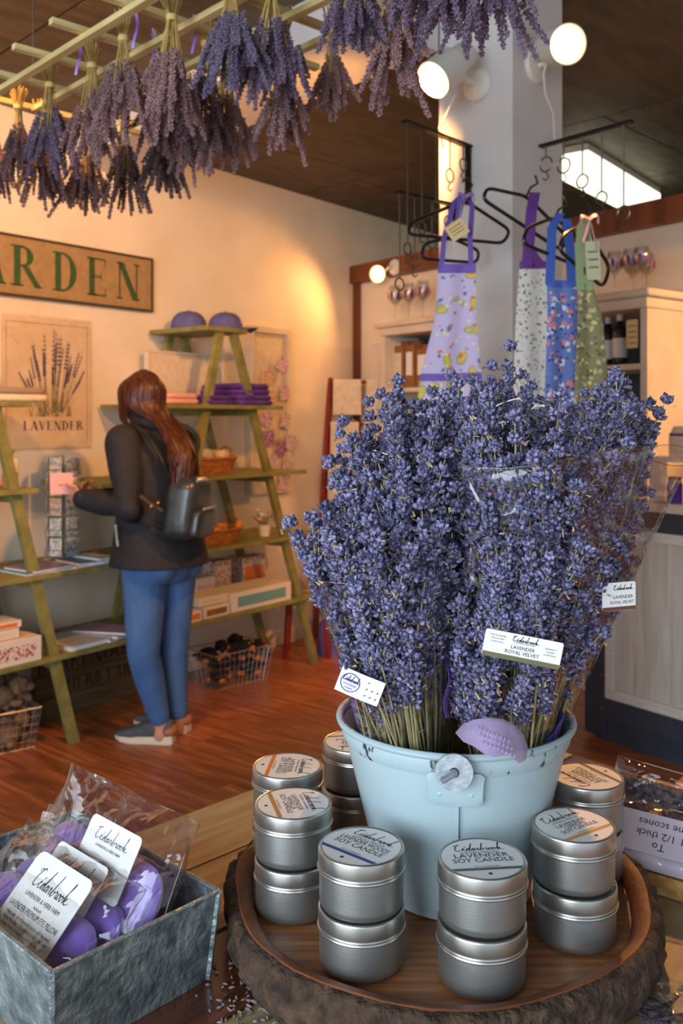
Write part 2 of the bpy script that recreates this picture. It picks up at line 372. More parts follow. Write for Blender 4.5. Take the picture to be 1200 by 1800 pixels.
# floor planks run out from the left wall
lens = [1.25, .95, 1.25, 1.1]
meshes = {}
for i in range(30):
    s = -1.4+i*.135; d = -.02-rnd.random()*.9; k = rnd.randrange(4)
    while d < 3.6:
        L_ = lens[k % 4]; k += 1
        if L_ not in meshes:
            meshes[L_] = MB().box((L_/2, 0, -.0015), (L_-.003, .132, .009)).mesh('plank', m_floor, False)
        if d+L_ > 0.02:
            a = Wp(s, max(d, .0)); o = bpy.data.objects.new('plank', meshes[L_]); COL.objects.link(o)
            o.parent = fl; o.location = Wp(s, d, 0)*1; o.rotation_euler = (0, 0, WR-math.pi/2)
        d += L_
ce = struct(MB().box((0, 3.2, CH+.06), (12, 11, .08)).obj('ceiling', m_gap, smooth=False))
me = MB().box((0, 0, 0), (1.205, 2.42, .02)).mesh('panel', m_ceil, False)
for i in range(-4, 5):
    for j in range(-2, 3):
        c = Vector((.35, 4.4, CH+.01))+rotz(math.radians(45)) @ Vector((i*1.215+.1, j*2.43+(.6 if i % 2 else -.3), 0))
        if -4.2 < c.x < 4.2 and -.5 < c.y < 8.4:
            o = bpy.data.objects.new('panel', me); COL.objects.link(o); o.parent = ce; o.location = c; o.rotation_euler = (0, 0, math.radians(45))
sC, _ = WS(800, 400, 0)
def slab(name, m, fn, s0, s1, d0, d1, z0, z1, kind=True):
    mb = MB(); c = [fn(s0, d0), fn(s1, d0), fn(s1, d1), fn(s0, d1)]
    mb.add([Vector((q.x, q.y, z)) for z in (z0, z1) for q in c], [(3, 2, 1, 0), (4, 5, 6, 7), (0, 1, 5, 4), (1, 2, 6, 5), (2, 3, 7, 6), (3, 0, 4, 7)])
    cen = (c[0]+c[2])/2
    o = mb.obj(name, m, loc=(cen.x, cen.y, z0), world=True, smooth=False); return struct(o)
slab('wall_left', m_wall, Wp, -6.5, sC, 0, -.1, 0, CH+.02)
slab('wall_back', m_wall, Wp, sC, sC+.1, -.1, 5, 0, CH+.02)
slab('wall_partition', m_wall, Qp, .03, 4.2, -.02, -.09, 0, 2.41)
slab('trim_1', m_brown, Qp, -.06, 4.2, .05, -.10, 2.41, 2.53)
slab('trim_2', m_brown, Qp, .0, .06, .012, -.015, 0, 2.41)
struct(MB().box((4.3, 2.0, CH/2), (.1, 8.4, CH)).obj('wall_right', m_wall, smooth=False))
slab('baseboard_left', m_wall, Wp, -4, sC-.2, .014, 0, .005, .09)
# pillar, turned 45 degrees, and the boxed beam that meets it
PR = Vector((.5625, 3.0)); PS = .31
struct(MB().box((0, 0, CH/2), (PS, PS, CH)).obj('wall_pillar', m_pillar, loc=(PR.x, PR.y+PS*.7071, 0), rz=math.radians(45), smooth=False, bevel=.004))
a = Vector((.34, 3.2)); b = Vector((-1.2, 4.9)); dd = (b-a).normalized(); nn = Vector((dd.y, -dd.x))
nn = nn if nn.y < 0 else -nn
mb = MB(); c = [a, b+dd*.3, b+dd*.3+nn*.33, a+nn*.33]
mb.add([(q.x, q.y, z) for z in (2.75, CH) for q in c], [(3, 2, 1, 0), (4, 5, 6, 7), (0, 1, 5, 4), (1, 2, 6, 5), (2, 3, 7, 6), (3, 0, 4, 7)])
struct(mb.obj('trim_3', m_pillar, loc=(a.x, a.y, 2.75), world=True, smooth=False))
# ================================================================== LAMPS
def lamp(label, base, bn, back, dirn, size=1.0, watts=60, ang=80, cord=None, aim=None):
    base = Vector(base); bn = Vector(bn).normalized(); back = Vector(back); d = Vector(dirn).normalized()
    t = thing('spot_lamp', label, 'lamp', loc=base, group='white track spot lamps')
    R = bn.to_track_quat('Z', 'Y').to_matrix()
    mb = MB(); mb.lathe([(.0, 0), (.056, 0), (.058, .006), (.052, .016), (.03, .022), (0, .023)], 28, capb=False, capt=False)
    mb.v = [base+R @ (v*size) for v in mb.v]; mb.obj('wall_plate', m_white, t, world=True)
    mid = back+d*.03*size; j = base+bn*.05*size
    MB().tube([base+bn*.01*size, j, lerp(j, mid, .5), mid], .011*size, 10).obj('arm', m_white, t, world=True)
    RD = d.to_track_quat('Z', 'Y').to_matrix()
    mb = MB(); pr = [(.0, -.085), (.02, -.085), (.036, -.08), (.044, -.06), (.045, .0), (.046, .002), (.058, .004), (.06, .012), (.061, .105), (.063, .112), (.06, .113), (.055, .100), (.05, .04), (.0, .03)]
    mb.lathe(pr, 32, capb=False, capt=False); mb.v = [back+RD @ (v*size) for v in mb.v]; sh = mb.obj('shade', m_white, t, world=True)
    mb = MB(); mb.lathe([(.0, .112), (.03, .110), (.048, .103), (.0535, .094), (.04, .06), (.02, .045), (0, .045)], 28, capb=False, capt=False)
    mb.v = [back+RD @ (v*size) for v in mb.v]; mb.obj('bulb', m_bulb, sh, world=True)
    MB().box((0, 0, 0), (.02*size, .02*size, .03*size)).obj('pivot', m_white, t, loc=mid-base)
    if cord: MB().tube(cord, .004, 6).obj('cord', m_cord, t, world=True)
    p = back+d*.135*size
    spot('spot_light', p, aim if aim is not None else p+d, watts, WARM, ang, .75, .05)
    return t
n1 = (-.7071, -.7071, 0); n2 = (.7071, -.7071, 0)
bA = Vector((.5625-.098, 3.098, 0)); bA.z = P(836, 150, 3.10).z
lamp('white spot lamp on the pillar aimed down toward the sign wall', bA, n1, P(797, 112, 2.99), (-.62, -.42, -.62), 1.0, 140, 110,
     cord=[P(800, 165, 2.98), P(785, 200, 3.0), P(772, 225, 3.02), P(778, 260, 3.06)], aim=Wp(.9, 0, 1.6))
bB = Vector((.5625+.09, 3.09, 0)); bB.z = P(940, 118, 3.09).z
lamp('white spot lamp on the pillar facing the camera above the aprons', bB, n2, P(972, 82, 2.98), (.20, -.9, -.30), 1.0, 110, 75,
     cord=[P(962, 105, 2.99), P(955, 130, 3.0), P(958, 165, 3.02), P(972, 200, 3.04), P(975, 255, 3.1)], aim=Vector((.5, .6, .8)))
sq, zq = QS(690, 485, .03)
lamp('small looking spot lamp on the brown beam near the corner', Qp(sq+.05, .05, 2.46), (QN.x, QN.y, 0), P(676, 482, 6.2), (-.5, -.82, -.12), .95, 27, 130, aim=Wp(1.2, 0, 1.7))
# two more of the same lamps stand outside the picture: one lights the hutch, one the sign wall
bh = Vector((2.7, 2.5, CH))
lamp('white spot lamp on the ceiling lighting the hutch', bh, (0, 0, -1), bh+Vector((0, 0, -.12)), (-.4, .8, -.4), 1.0, 215, 58, aim=Vector((1.75, 4.5, 1.5)))
bw = Vector((-.95, 2.2, CH))
lamp('white spot lamp on the ceiling lighting the sign', bw, (0, 0, -1), bw+Vector((0, 0, -.12)), (-.5, .8, -.35), 1.0, 105, 115, aim=Wp(-.1, 0, 1.75))
# fluorescent box light
fa = Vector((1.2, 4.98)); fb = Vector((1.92, 5.93)); fd = fb-fa; t = thing('ceiling_light', 'long lit fluorescent box light on the dark ceiling', 'light', loc=((fa.x+fb.x)/2, (fa.y+fb.y)/2, 2.76), rz=math.atan2(fd.y, fd.x))
MB().box((0, -.08, .16), (fd.length, .15, .04)).obj('housing', m_white, t, smooth=False, bevel=.004)
for k in range(4):
    MB().box((fd.length*(k-1.5)/4, -.08, .07), (fd.length/4-.004, .16, .14)).obj('diffuser', m_tube, t, smooth=False, bevel=.01)
# ================================================================== DISPLAY TABLE
TZ = .945
E1 = Vector((.7071, .7071, 0)); E2 = Vector((.7071, -.7071, 0))
TC = Vector((.18, 1.57, 0))
m_tpale = mat('pale_greenish_plank', (140, 122, 92), .45, c2=(174, 156, 118), scale=4, stretch=(1.5, 16, 16), detail=6, vary=.1, coat=.25)
m_tdark = mat('dark_red_plank', (74, 36, 22), .25, c2=(112, 58, 34), scale=4, stretch=(1.5, 16, 16), detail=6, vary=.05, coat=.5)
m_tleg = mat('table_leg_wood', (96, 70, 46), .6, c2=(120, 90, 60), scale=6)
tb = thing('display_table', 'wooden plank display table under the bucket and tins', 'table', loc=(TC-E1*.7+E2*.37).to_tuple(), rz=math.radians(45))
y = .37
for wd, mm in ((.125, m_tpale), (.125, m_tpale), (.11, m_tdark), (.13, m_tpale), (.13, m_tpale), (.12, m_tpale)):
    MB().box((0, y-wd/2, TZ-.0125), (1.4, wd-.003, .025)).obj('plank', mm, tb, smooth=False, bevel=.002); y -= wd
for sy in (-1, 1):
    MB().box((0, sy*.33, TZ-.07), (1.3, .025, .09)).obj('apron_rail', m_tleg, tb, smooth=False)
for sx in (-1, 1):
    for sy in (-1, 1): MB().box((sx*.64, sy*.32, (TZ-.025)/2), (.06, .06, TZ-.025)).obj('leg', m_tleg, tb, smooth=False)
# ================================================================== ROUND SLAB TRAY
TR = Vector((.096, .913, TZ)); RT = .213; ZF = .9875
m_trayfl = mat('acacia_grain', (116, 70, 40), .45, c2=(168, 112, 68), scale=7, stretch=(1.5, 22, 10), detail=7, lo=.3, hi=.7, c3=(142, 90, 52))
m_trayrim = mat('reddish_cut_rim', (142, 80, 42), .55, c2=(84, 46, 26), scale=16, detail=8, bump=.3, bscale=40, lo=.3, hi=.7)
m_bark = mat('rough_bark', (46, 33, 25), .95, c2=(96, 72, 54), scale=60, detail=8, bump=1.0, bscale=110, lo=.35, hi=.7)
tr = thing('wood_slice_tray', 'round wood slice tray with rough bark edge under the tins', 'tray', loc=TR)
def wob(a): return 1+.012*math.sin(3*a+1)+.008*math.sin(7*a)+.012*mnoise.noise(Vector((math.cos(a)*3, math.sin(a)*3, 1)))
mb = MB(); mb.lathe([(.186, .0), (.186, ZF-TZ)], 80, fn=lambda a, z: wob(a)); mb.obj('tray_floor', m_trayfl, tr)
mb = MB(); mb.lathe([(.186, .03), (.186, ZF-TZ+.0005), (.190, .0505), (.196, .0545), (.203, .0555), (.206, .053), (.206, .03)], 96, capb=False, capt=False, fn=lambda a, z: wob(a)*(1+.004*mnoise.noise(Vector((math.cos(a)*14, math.sin(a)*14, 3))))); mb.obj('rim', m_trayrim, tr)
def bk(a, z):
    v = Vector((math.cos(a)*22, math.sin(a)*22, z*70)); c = mnoise.noise(Vector((math.cos(a)*9, math.sin(a)*9, z*6)))
    return wob(a)*(1+.02*mnoise.noise(v)+.012*mnoise.noise(Vector((math.cos(a)*40, math.sin(a)*40, z*22)))+.014*c-.012*(abs(math.sin(a*23+c*6)) > .95))
prof = [(.19, 0)]+[(.198+.017*math.sin(math.pi*.5*min(1, k/10*1.5+.1))-.003*max(0, k/10-.7)/.3, .001+.050*k/10) for k in range(11)]+[(.208, .0548), (.203, .0545)]
mb = MB(); mb.lathe(prof, 260, capb=False, capt=False, fn=bk); mb.obj('bark', m_bark, tr, smooth=True, ang=80)
# ================================================================== BUCKET
BC = Vector((.115, .925, ZF+.0005)); BH = .172
m_bucket = mat('pale_blue_enamel', (164, 186, 192), .36, c2=(176, 194, 199), scale=6, bump=.04, bscale=30, coat=.2)
m_chip = mat('chipped_rim_enamel', (166, 187, 193), .45, c2=(58, 60, 64), scale=95, stretch=(1, 1, .5), lo=.62, hi=.66, detail=5)
m_zincd = mat('zinc_washer', (190, 200, 206), .45, .6, c2=(164, 174, 182), scale=120, bump=.1)
bu = thing('bucket', 'pale blue enamelled metal bucket holding the lavender bouquets', 'bucket', loc=BC)
def br(z): return .074+(.116-.074)*z/BH
mb = MB(); mb.lathe([(.0, .004), (br(0)-.004, .004), (br(0), 0), (br(0)+.0025, .002), (br(0)+.002, .006), (br(.008), .008), (br(.08), .08), (br(.164), .164), (br(.164)-.001, .165), (br(.1)-.002, .1), (br(.01)-.002, .01), (.0, .01)], 72, capb=False, capt=False)
mb.obj('body', m_bucket, bu)
mb = MB(); R0 = br(BH); pts = [(R0+.0035*math.cos(a)+.001, BH-.002+.0035*math.sin(a)) for a in [math.radians(x) for x in range(0, 361, 40)]]
mb.lathe(pts, 72, capb=False, capt=False); mb.lathe([(br(.150)+.0008, .150), (br(.155)+.0022, .155), (br(.162)+.0022, .162), (br(.166)+.0008, .166)], 72, capb=False, capt=False); mb.obj('rim', m_chip, bu)
fa_ = math.atan2(-.92, -.115+.006)  # towards the viewer
def bsurf(u, z, off):   # u = metres round the bucket from the front
    r = br(z)+off; a = fa_+u/.1; return Vector((math.cos(a)*r, math.sin(a)*r, z))
MB().sheet(lambda u, v: bsurf(-.0028+.0056*u, lerp(.148, .002, v), .0016), 2, 12, .0014).obj('seam', m_bucket, bu)
def plate(u, v):
    x = (u*2-1)*.0215; k = min(1, (1-abs(u*2-1))/.25); hh = .5*.031*(.75+.25*math.sqrt(max(0, 1-(1-k)**2))); return bsurf(x, .1405+(v*2-1)*-hh, .0026+.0012*(1-abs(2*v-1)**6))
MB().sheet(plate, 16, 8, .003).obj('handle_plate', m_bucket, bu)
for sx in (-1, 1):
    c = bsurf(sx*.0125, .136, .0042); MB().ball(c, .0034, 12, 8).obj('rivet', m_bucket, bu)
nrm = (bsurf(0, .16, 1)-bsurf(0, .16, 0)).normalized(); RW = nrm.to_track_quat('Z', 'Y').to_matrix(); wc = bsurf(-.001, .161, .012)
mb = MB(); mb.lathe([(.0045, 0), (.0165, 0), (.0168, .0012), (.0165, .0024), (.0045, .0024)], 36, capb=False, capt=False); mb.lathe([(.0045, .0024), (.0045, 0)], 36, capb=False, capt=False); mb.v = [wc+RW @ v for v in mb.v]; mb.obj('washer', m_zincd, bu)
MB().tube([wc-nrm*.006, wc+nrm*.004, wc+nrm*.008+Vector((-.003, 0, 0)), wc+nrm*.010+Vector((-.011, -.002, -.0035))], [.0034, .0034, .0032, .003], 10).obj('pin', m_zincd, bu)
# ================================================================== CANDLE TINS
m_tin = mat('brushed_tin', (158, 158, 154), .42, .9, bump=.04, bscale=200, stretch=(1, 1, 6), c2=(160, 162, 162), scale=30)
m_lid = mat('tin_lid', (176, 174, 168), .32, .92)
m_lab = mat('tin_label_paper', (226, 228, 228), .5)
def tin_proto():
    t = thing('candle_tin', 'x', 'candle tin', loc=(0, 0, 5), group='stacked candle tins on the wood slice tray')
    MB().lathe([(0, 0), (.031, 0), (.0345, .0012), (.0362, .004), (.0365, .008), (.0365, .036), (0, .036)], 48, capb=False, capt=False).obj('body', m_tin, t)
    MB().lathe([(.0366, .0325), (.0382, .0325), (.0386, .0335), (.0382, .0346), (.0374, .0350), (.0378, .0358), (.0374, .0366), (.0376, .0375), (.0376, .0485), (.0372, .0498), (.0362, .0505), (.0352, .0502), (.0346, .0494), (.0, .0494)], 48, capb=False, capt=False).obj('lid', m_lid, t)
    return t
PT = tin_proto()
def label_disc(t, word2, stripe, rz):
    fn = lambda x, y: Matrix.Rotation(rz, 3, 'Z') @ Vector((x, y, .05012))
    lb = MB().lathe([(.0, .0494), (.0343, .0494), (.0343, .04995), (0, .04995)], 40, capb=False, capt=False).obj('label', m_lab, t)
    ms = mat('label_stripe', stripe, .6); mb = MB(); r = .0343
    y0, y1 = -.0165, -.0205
    for k in range(8):
        a = k/8; b = (k+1)/8
        def X(y, t_): w_ = math.sqrt(r*r-y*y); return lerp(-w_, w_, t_)
        mb.add([fn(X(y0, a), y0), fn(X(y1, a), y1), fn(X(y1, b), y1), fn(X(y0, b), y0)], [(0, 1, 2, 3)])
    mb.obj('stripe', ms, lb, smooth=False)
    mb = MB(); script_word(mb, fn, -.0215, .0135, .0105, .044, .055)
    sans(mb, 'LAVENDER & HERB FARM', fn, 0, .0092, .0022, .034)
    n = len(word2); 
    for i, wd in enumerate(word2): sans(mb, wd, fn, 0, .0015-i*(.0165/max(n, 2)), .0068 if n < 3 else .0052, .052 if n < 3 else .044)
    sans(mb, '20-25 HOUR BURN', fn, 0, -.0152, .0018, .03)
    mb.lathe([(0, 0), (.0018, 0)], 10, c=(0, 0, 0), capb=False, capt=False); k = 20
    off = fn(0, -.0265)-Vector((0, 0, 0)); mb.v[-k:] = [v+off+Vector((0, 0, 0)) for v in mb.v[-k:]]
    mb.obj('lettering', m_ink, lb, smooth=False)
tins = [((635, 1485), ['LAVENDER WOODS', 'SOY CANDLE'], (44, 66, 140), -40, 'blue striped label, standing left of the front of the tray', 'the stack with the blue striped label'),
        ((846, 1508), ['LAVENDER', 'SOY CANDLE'], (88, 96, 96), 6, 'grey striped label at the front of the tray', 'the front stack with the grey striped label'),
        ((516, 1411), ['LAVENDER', 'VANILLA', 'SOY CANDLE'], (176, 128, 62), -75, 'ochre striped label at the left of the tray', 'the left stack with the ochre striped label'),
        ((505, 1345), ['LAVENDER', 'MILK & HONEY', 'SOY CANDLE'], (224, 112, 34), -95, 'orange striped label at the back left of the tray', 'the back left stack with the orange striped label'),
        ((623, 1302), ['LAVENDER', 'GARDEN', 'SOY CANDLE'], (122, 116, 60), 190, 'olive striped label, half hidden by the bucket', 'the stack half hidden behind the bucket'),
        ((1010, 1449), ['LAVENDER', 'LEMON', 'SOY CANDLE'], (214, 156, 60), 33, 'golden striped label at the right of the tray', 'the right stack with the golden striped label'),
        ((1029, 1364), ['LAVENDER', 'ROSEMARY', 'SOY CANDLE'], (52, 84, 62), 118, 'dark green striped label at the back right', 'the back right stack with the dark green striped label')]
for (px, py), words, sc_, rz, l1, l2 in tins:
    q = G(px, py, ZF+.1015)
    lo = dup(PT, (q.x, q.y, ZF+.0006), rnd.random()*6, 'silver candle tin, lower one of '+l2)
    hi = dup(PT, (q.x+rnd.uniform(-.0012, .0012), q.y+rnd.uniform(-.001, .001), ZF+.0514), 0, 'silver candle tin with a '+l1)
    label_disc(hi, words, sc_, math.radians(rz))
for c in kids(PT): bpy.data.objects.remove(c)
bpy.data.objects.remove(PT)
# ================================================================== LAVENDER
m_bud = mat('blue_violet_buds', (48, 45, 76), .8, c2=(150, 147, 184), scale=330, detail=2, vary=.22, lo=.38, hi=.68)
m_calyx = mat('pale_calyx', (150, 144, 150), .85, c2=(96, 92, 116), scale=260, vary=.15)
m_fleck = mat('dry_petal', (180, 158, 122), .9)
m_stem = mat('dry_green_stem', (132, 122, 84), .8, c2=(164, 152, 108), scale=60, vary=.15)
def bud(mb, p, d, L, r, n=5):
    R = d.to_track_quat('Z', 'Y').to_matrix(); vs = [p]
    for rr, z in ((.62, .28), (1.0, .66)):
        for k in range(n): a = 2*math.pi*k/n; vs.append(p+R @ Vector((math.cos(a)*r*rr, math.sin(a)*r*rr, z*L)))
    vs.append(p+R @ Vector((0, 0, L)))
    mb.add(vs, [(0, 1+(k+1) % n, 1+k) for k in range(n)], 1)
    mb.add(vs, [(1+k, 1+(k+1) % n, 1+n+(k+1) % n, 1+n+k) for k in range(n)]+[(1+n+k, 1+n+(k+1) % n, 2*n+1) for k in range(n)], 0)
def spike_mesh(seed, L, wh, bl=.0102, br_=.0023, per=9, n=5, mats=None):
    r = random.Random(seed); mb = MB(); z = 0.0; bend = r.uniform(-.03, .03)
    def ax(z): return Vector((bend*z*z/.08, bend*.5*z*z/.08, z))
    mb.tube([ax(L*k/4) for k in range(5)], [.0009, .0009, .0008, .0007, .0005], 5, 2)
    for i in range(wh):
        t = i/(wh-1) if wh > 1 else 0; z = L*(0 if i == 0 else (.2+.8*(i-1)/max(1, wh-2))) if wh > 3 else L*t
        k_ = int(per*(1-.35*t)); ph = r.random()*6
        for ring in range(2):
            for k in range(k_):
                a = ph+ring*.4+2*math.pi*k/k_+r.uniform(-.25, .25); tilt = (1.12 if ring == 0 else .6)*(1-.3*t)+r.uniform(-.2, .2)
                d = Vector((math.sin(tilt)*math.cos(a), math.sin(tilt)*math.sin(a), math.cos(tilt)))
                bud(mb, ax(z)+d*.0016+Vector((0, 0, ring*.0028)), d, bl*r.uniform(.8, 1.1)*(1-.15*t), br_*r.uniform(.85, 1.1), n)
        if r.random() < .8:
            for k in range(3):
                a = r.random()*6.28; p = ax(z)+Vector((math.cos(a), math.sin(a), .3))*bl*.9; e = Vector((r.uniform(-1, 1), r.uniform(-1, 1), r.uniform(-1, 1))).normalized()*.0022; f_ = Vector((-math.sin(a), math.cos(a), .5))*.0009
                mb.add([p-e-f_, p-e+f_, p+e+f_*.3, p+e-f_*.3, p+Vector((0, 0, .0006))], [(0, 1, 4), (1, 2, 4), (2, 3, 4), (3, 0, 4)], 3)
    return mb.mesh('flower_spike', mats or [m_bud, m_calyx, m_stem, m_fleck], True, 60)
SPK = [(spike_mesh(s, L, w_), L) for s, L, w_ in ((1, .056, 5), (2, .066, 5), (3, .076, 6), (4, .086, 6), (5, .060, 5), (6, .072, 6), (7, .044, 4), (8, .090, 6))]
STM = {}
for L_ in (.06, .10, .14, .18, .22, .26, .30, .34, .38):
    mb = MB(); c = .004*L_/.3; mb.tube([(0, 0, 0), (c, c*.6, -L_*.35), (c*.6, -c, -L_*.7), (0, 0, -L_)], [.0009, .001, .0011, .0012], 5); STM[L_] = mb.mesh('stem', m_stem)
def add_sprigs(t, base, n, sampler, seed, jit=.016):
    r = random.Random(seed); base = Vector(base); T = XF[t.name].inverted()
    for i in range(n):
        tip = sampler(r); me, L = r.choice(SPK)
        b0 = base+Vector((r.uniform(-jit, jit), r.uniform(-jit, jit), 0)); d = (tip-b0); full = d.length
        d = d.normalized(); d2 = (d+Vector((r.gauss(0, .16), r.gauss(0, .14), r.uniform(-.15, 0)))).normalized()
        foot = tip-d2*L*.5
        M_ = align(foot, d2, r.random()*6.28, r.uniform(.92, 1.2))
        o = inst('sprig', me, t, T @ M_)
        k = max([q for q in STM if q <= max((foot-b0).length, .06)] or [.06])
        s = bpy.data.objects.new('stem', STM[k]); COL.objects.link(s); s.parent = o; s.matrix_local = M_.inverted() @ align(foot, foot-b0)
def sleeve(t, axis, rads, squash, wave, a0=0, a1=2*math.pi, nu=64, nv=14, seed=0, notch=.0):
    ax = [Vector(p) for p in axis]
    def fn(u, v):
        k = v*(len(ax)-1); i = min(int(k), len(ax)-2); f = k-i; c = ax[i].lerp(ax[i+1], f); r = lerp(rads[i], rads[i+1], f); a = lerp(a0, a1, u)
        w_ = 1+wave*v*(mnoise.noise(Vector((math.cos(a)*2.2+seed, math.sin(a)*2.2, v*2.5)))+.35*mnoise.noise(Vector((math.cos(a)*7+seed, math.sin(a)*7, v*6))))
        up = (ax[-1]-ax[0]).normalized()*notch*v**4*math.sin(a*2+seed)
        return c+Vector((math.cos(a)*r*w_, math.sin(a)*r*squash*w_, 0))+up
    mb = MB().sheet(fn, nu, nv); e = [fn(k/nu, 1) for k in range(nu+1)]
    o = mb.obj('sleeve', m_sleeve, t, world=True, ang=180)
    MB().tube(e, .00045, 4).obj('sleeve_edge', m_edge, o, world=True)
    return o
m_edge = film('cellophane_edge', refl=.35, rough=.1, bump=0)
def card(t, name, c, ax, ay, w_, h, m_, rr=.08, parent=None, thick=.0006, curve=0):
    # flat rounded card; returns fn(x,y,lift)
    c = Vector(c); ax = Vector(ax).normalized(); ay = Vector(ay); ay = (ay-ax*ay.dot(ax)).normalized(); nz = ax.cross(ay)
    def fn(x, y, lift=.0): return c+ax*x+ay*y+nz*(lift-curve*(x/w_)**2)
    r = rr*min(w_, h); poly = []
    for sx, sy, a in ((1, 1, 0), (-1, 1, 90), (-1, -1, 180), (1, -1, 270)):
        for k in range(4): b = math.radians(a+k*30); poly.append((sx*(w_/2-r)+math.cos(b)*r, sy*(h/2-r)+math.sin(b)*r))
    mb = MB(); n = len(poly)
    if curve:
        mb.sheet(lambda u, v: fn((u-.5)*w_, (v-.5)*h, 0), 10, 2, thick)
    else:
        mb.prism(poly, lambda x, y, k: fn(x, y, k), thick)
    return mb.obj(name, m_, parent or t, world=True, smooth=bool(curve)), (lambda x, y: fn(x, y, thick+.0003) if not curve else fn(x, y, .0004))
def zone(poly_fn, y0, y1, Yf, Yb, pw=1.0):
    # sampler: height y0..y1 (pixels, top to bottom), poly_fn(py)->(x0,x1), depth Yf (front) .. Yb (back)
    def s(r):
        t_ = r.random()**pw; py = lerp(y0, y1, t_); x0, x1 = poly_fn(py); u = r.random(); px = lerp(x0, x1, u)
        e = 1-abs(2*u-1)**2; dep = r.random()**1.5; Y = lerp(lerp((Yf+Yb)/2, Yf, e), Yb, dep); return P(px, py, Y)
    return s
def pl(*pts):
    def f(y):
        for (ya, xa), (yb, xb) in zip(pts, pts[1:]):
            if y <= yb: return lerp(xa, xb, max(0, min(1, (y-ya)/(yb-ya))))
        return pts[-1][1]
    return f
GB = 'cellophane lavender bouquets in the bucket'
# left front bouquet, flowers out of a short sleeve
t = thing('lavender_bouquet', 'left front lavender bouquet with a white and blue oval label', 'bouquet', loc=(BC.x-.04, BC.y-.02, ZF+.02), group=GB)
l, r_ = pl((940, 555), (1000, 560), (1240, 640)), pl((940, 800), (1050, 790), (1240, 740))
add_sprigs(t, (BC.x-.035, BC.y-.02, ZF+.03), 165, zone(lambda y: (l(y), r_(y)), 1000, 1222, .775, .90, 1.35), 11)
add_sprigs(t, (BC.x-.035, BC.y-.02, ZF+.03), 3, lambda r: P(540+r.random()*20, 985+r.random()*25, .82), 12)
sleeve(t, [(BC.x-.03, BC.y-.025, ZF+.06), P(700, 1235, .865), P(676, 1010, .835)], [.03, .046, .070], .75, .06, seed=1)
o, fn = card(t, 'sleeve_label', P(632, 1207, .792), (.86, -.1, -.33), (.16, -.1, .98), .040, .0225, m_paper, curve=.004)
mb = MB(); mb.tube([fn(-.009+math.cos(a)*.0085, math.sin(a)*.0082) for a in [k*math.pi/12 for k in range(24)]], .0004, 4, closed=True)
mb.obj('oval', mat('blue_print', (72, 74, 150), .6), o, world=True)
mb = MB(); script_word(mb, fn, -.0165, .001, .0045, .015, .12); sans(mb, 'LAVENDER', fn, -.009, -.003, .0022, .012); sans(mb, 'FARM', fn, -.009, -.0062, .002)
for k in range(7): x = .005+(k % 3)*.005; yy = -.007+(k//3)*.006; mb.add([fn(x, yy), fn(x+.0022, yy+.0008), fn(x+.0018, yy+.0022)], [(0, 1, 2)])
mb.obj('lettering', mat('blue_ink', (70, 74, 130), .6), o, world=True, smooth=False)
# tall bouquet behind it
t = thing('lavender_bouquet', 'tall back left lavender bouquet rising above the short sleeve', 'bouquet', loc=(BC.x-.03, BC.y+.04, ZF+.02), group=GB)
l, r_ = pl((700, 655), (770, 640), (960, 590)), pl((700, 800), (770, 850), (960, 835))
add_sprigs(t, (BC.x-.03, BC.y+.03, ZF+.03), 150, zone(lambda y: (l(y), r_(y)), 782, 1010, .84, .97, 1.0), 21)
add_sprigs(t, (BC.x-.03, BC.y+.03, ZF+.03), 9, lambda r: P(655+r.random()*130, 752+r.random()*30, .92), 22)
sleeve(t, [(BC.x-.03, BC.y+.03, ZF+.06), P(720, 1200, .95), P(745, 780, .93)], [.04, .055, .072], .7, .06, seed=2, notch=.012)
# large right front bouquet
t = thing('lavender_bouquet', 'large right front lavender bouquet with the royal velvet card', 'bouquet', loc=(BC.x+.04, BC.y-.02, ZF+.02), group=GB)
l, r_ = pl((740, 835), (900, 808), (1250, 795)), pl((740, 1060), (900, 1075), (1100, 1035), (1250, 950))
add_sprigs(t, (BC.x+.04, BC.y-.01, ZF+.03), 235, zone(lambda y: (l(y), r_(y)), 775, 1245, .775, .90, .95), 31)
sleeve(t, [(BC.x+.035, BC.y-.03, ZF+.06), P(875, 1250, .865), P(960, 800, .835)], [.04, .056, .088], .72, .05, seed=3, notch=.01)
A_, B_, D_ = P(858, 1105, .755), P(993, 1132, .755), P(843, 1149, .755)
o, fn = card(t, 'sleeve_label', (B_+D_)/2, B_-A_, A_-D_, .0655, .0225, m_paper)
mb = MB(); mb.add([fn(-.0325, -.0112), fn(.0325, -.0112), fn(.0325, -.0072), fn(-.0325, -.0072)], [(0, 1, 2, 3)]); mb.obj('stripe', mat('olive_stripe', (106, 102, 72), .6), o, world=True, smooth=False)
mb = MB(); script_word(mb, fn, -.010, .0052, .0042, .0225, .09); sans(mb, 'LAVENDER & HERB FARM', fn, .001, .0036, .0011, .018)
sans(mb, 'LAVENDER', fn, 0, -.0012, .0029, .021); sans(mb, 'ROYAL VELVET', fn, 0, -.0055, .0030, .029)
for k, s_ in enumerate(('Fresh cut lavender', 'from our farm', 'to your home')): sans(mb, s_, fn, -.022, .0068-k*.0026, .0013, .014)
for k, s_ in enumerate(('Handmade in', 'Lavender', '& Herb Farm')): sans(mb, s_, fn, .023, .0036-k*.0026, .0013, .014)
mb.obj('lettering', m_ink, o, world=True, smooth=False)
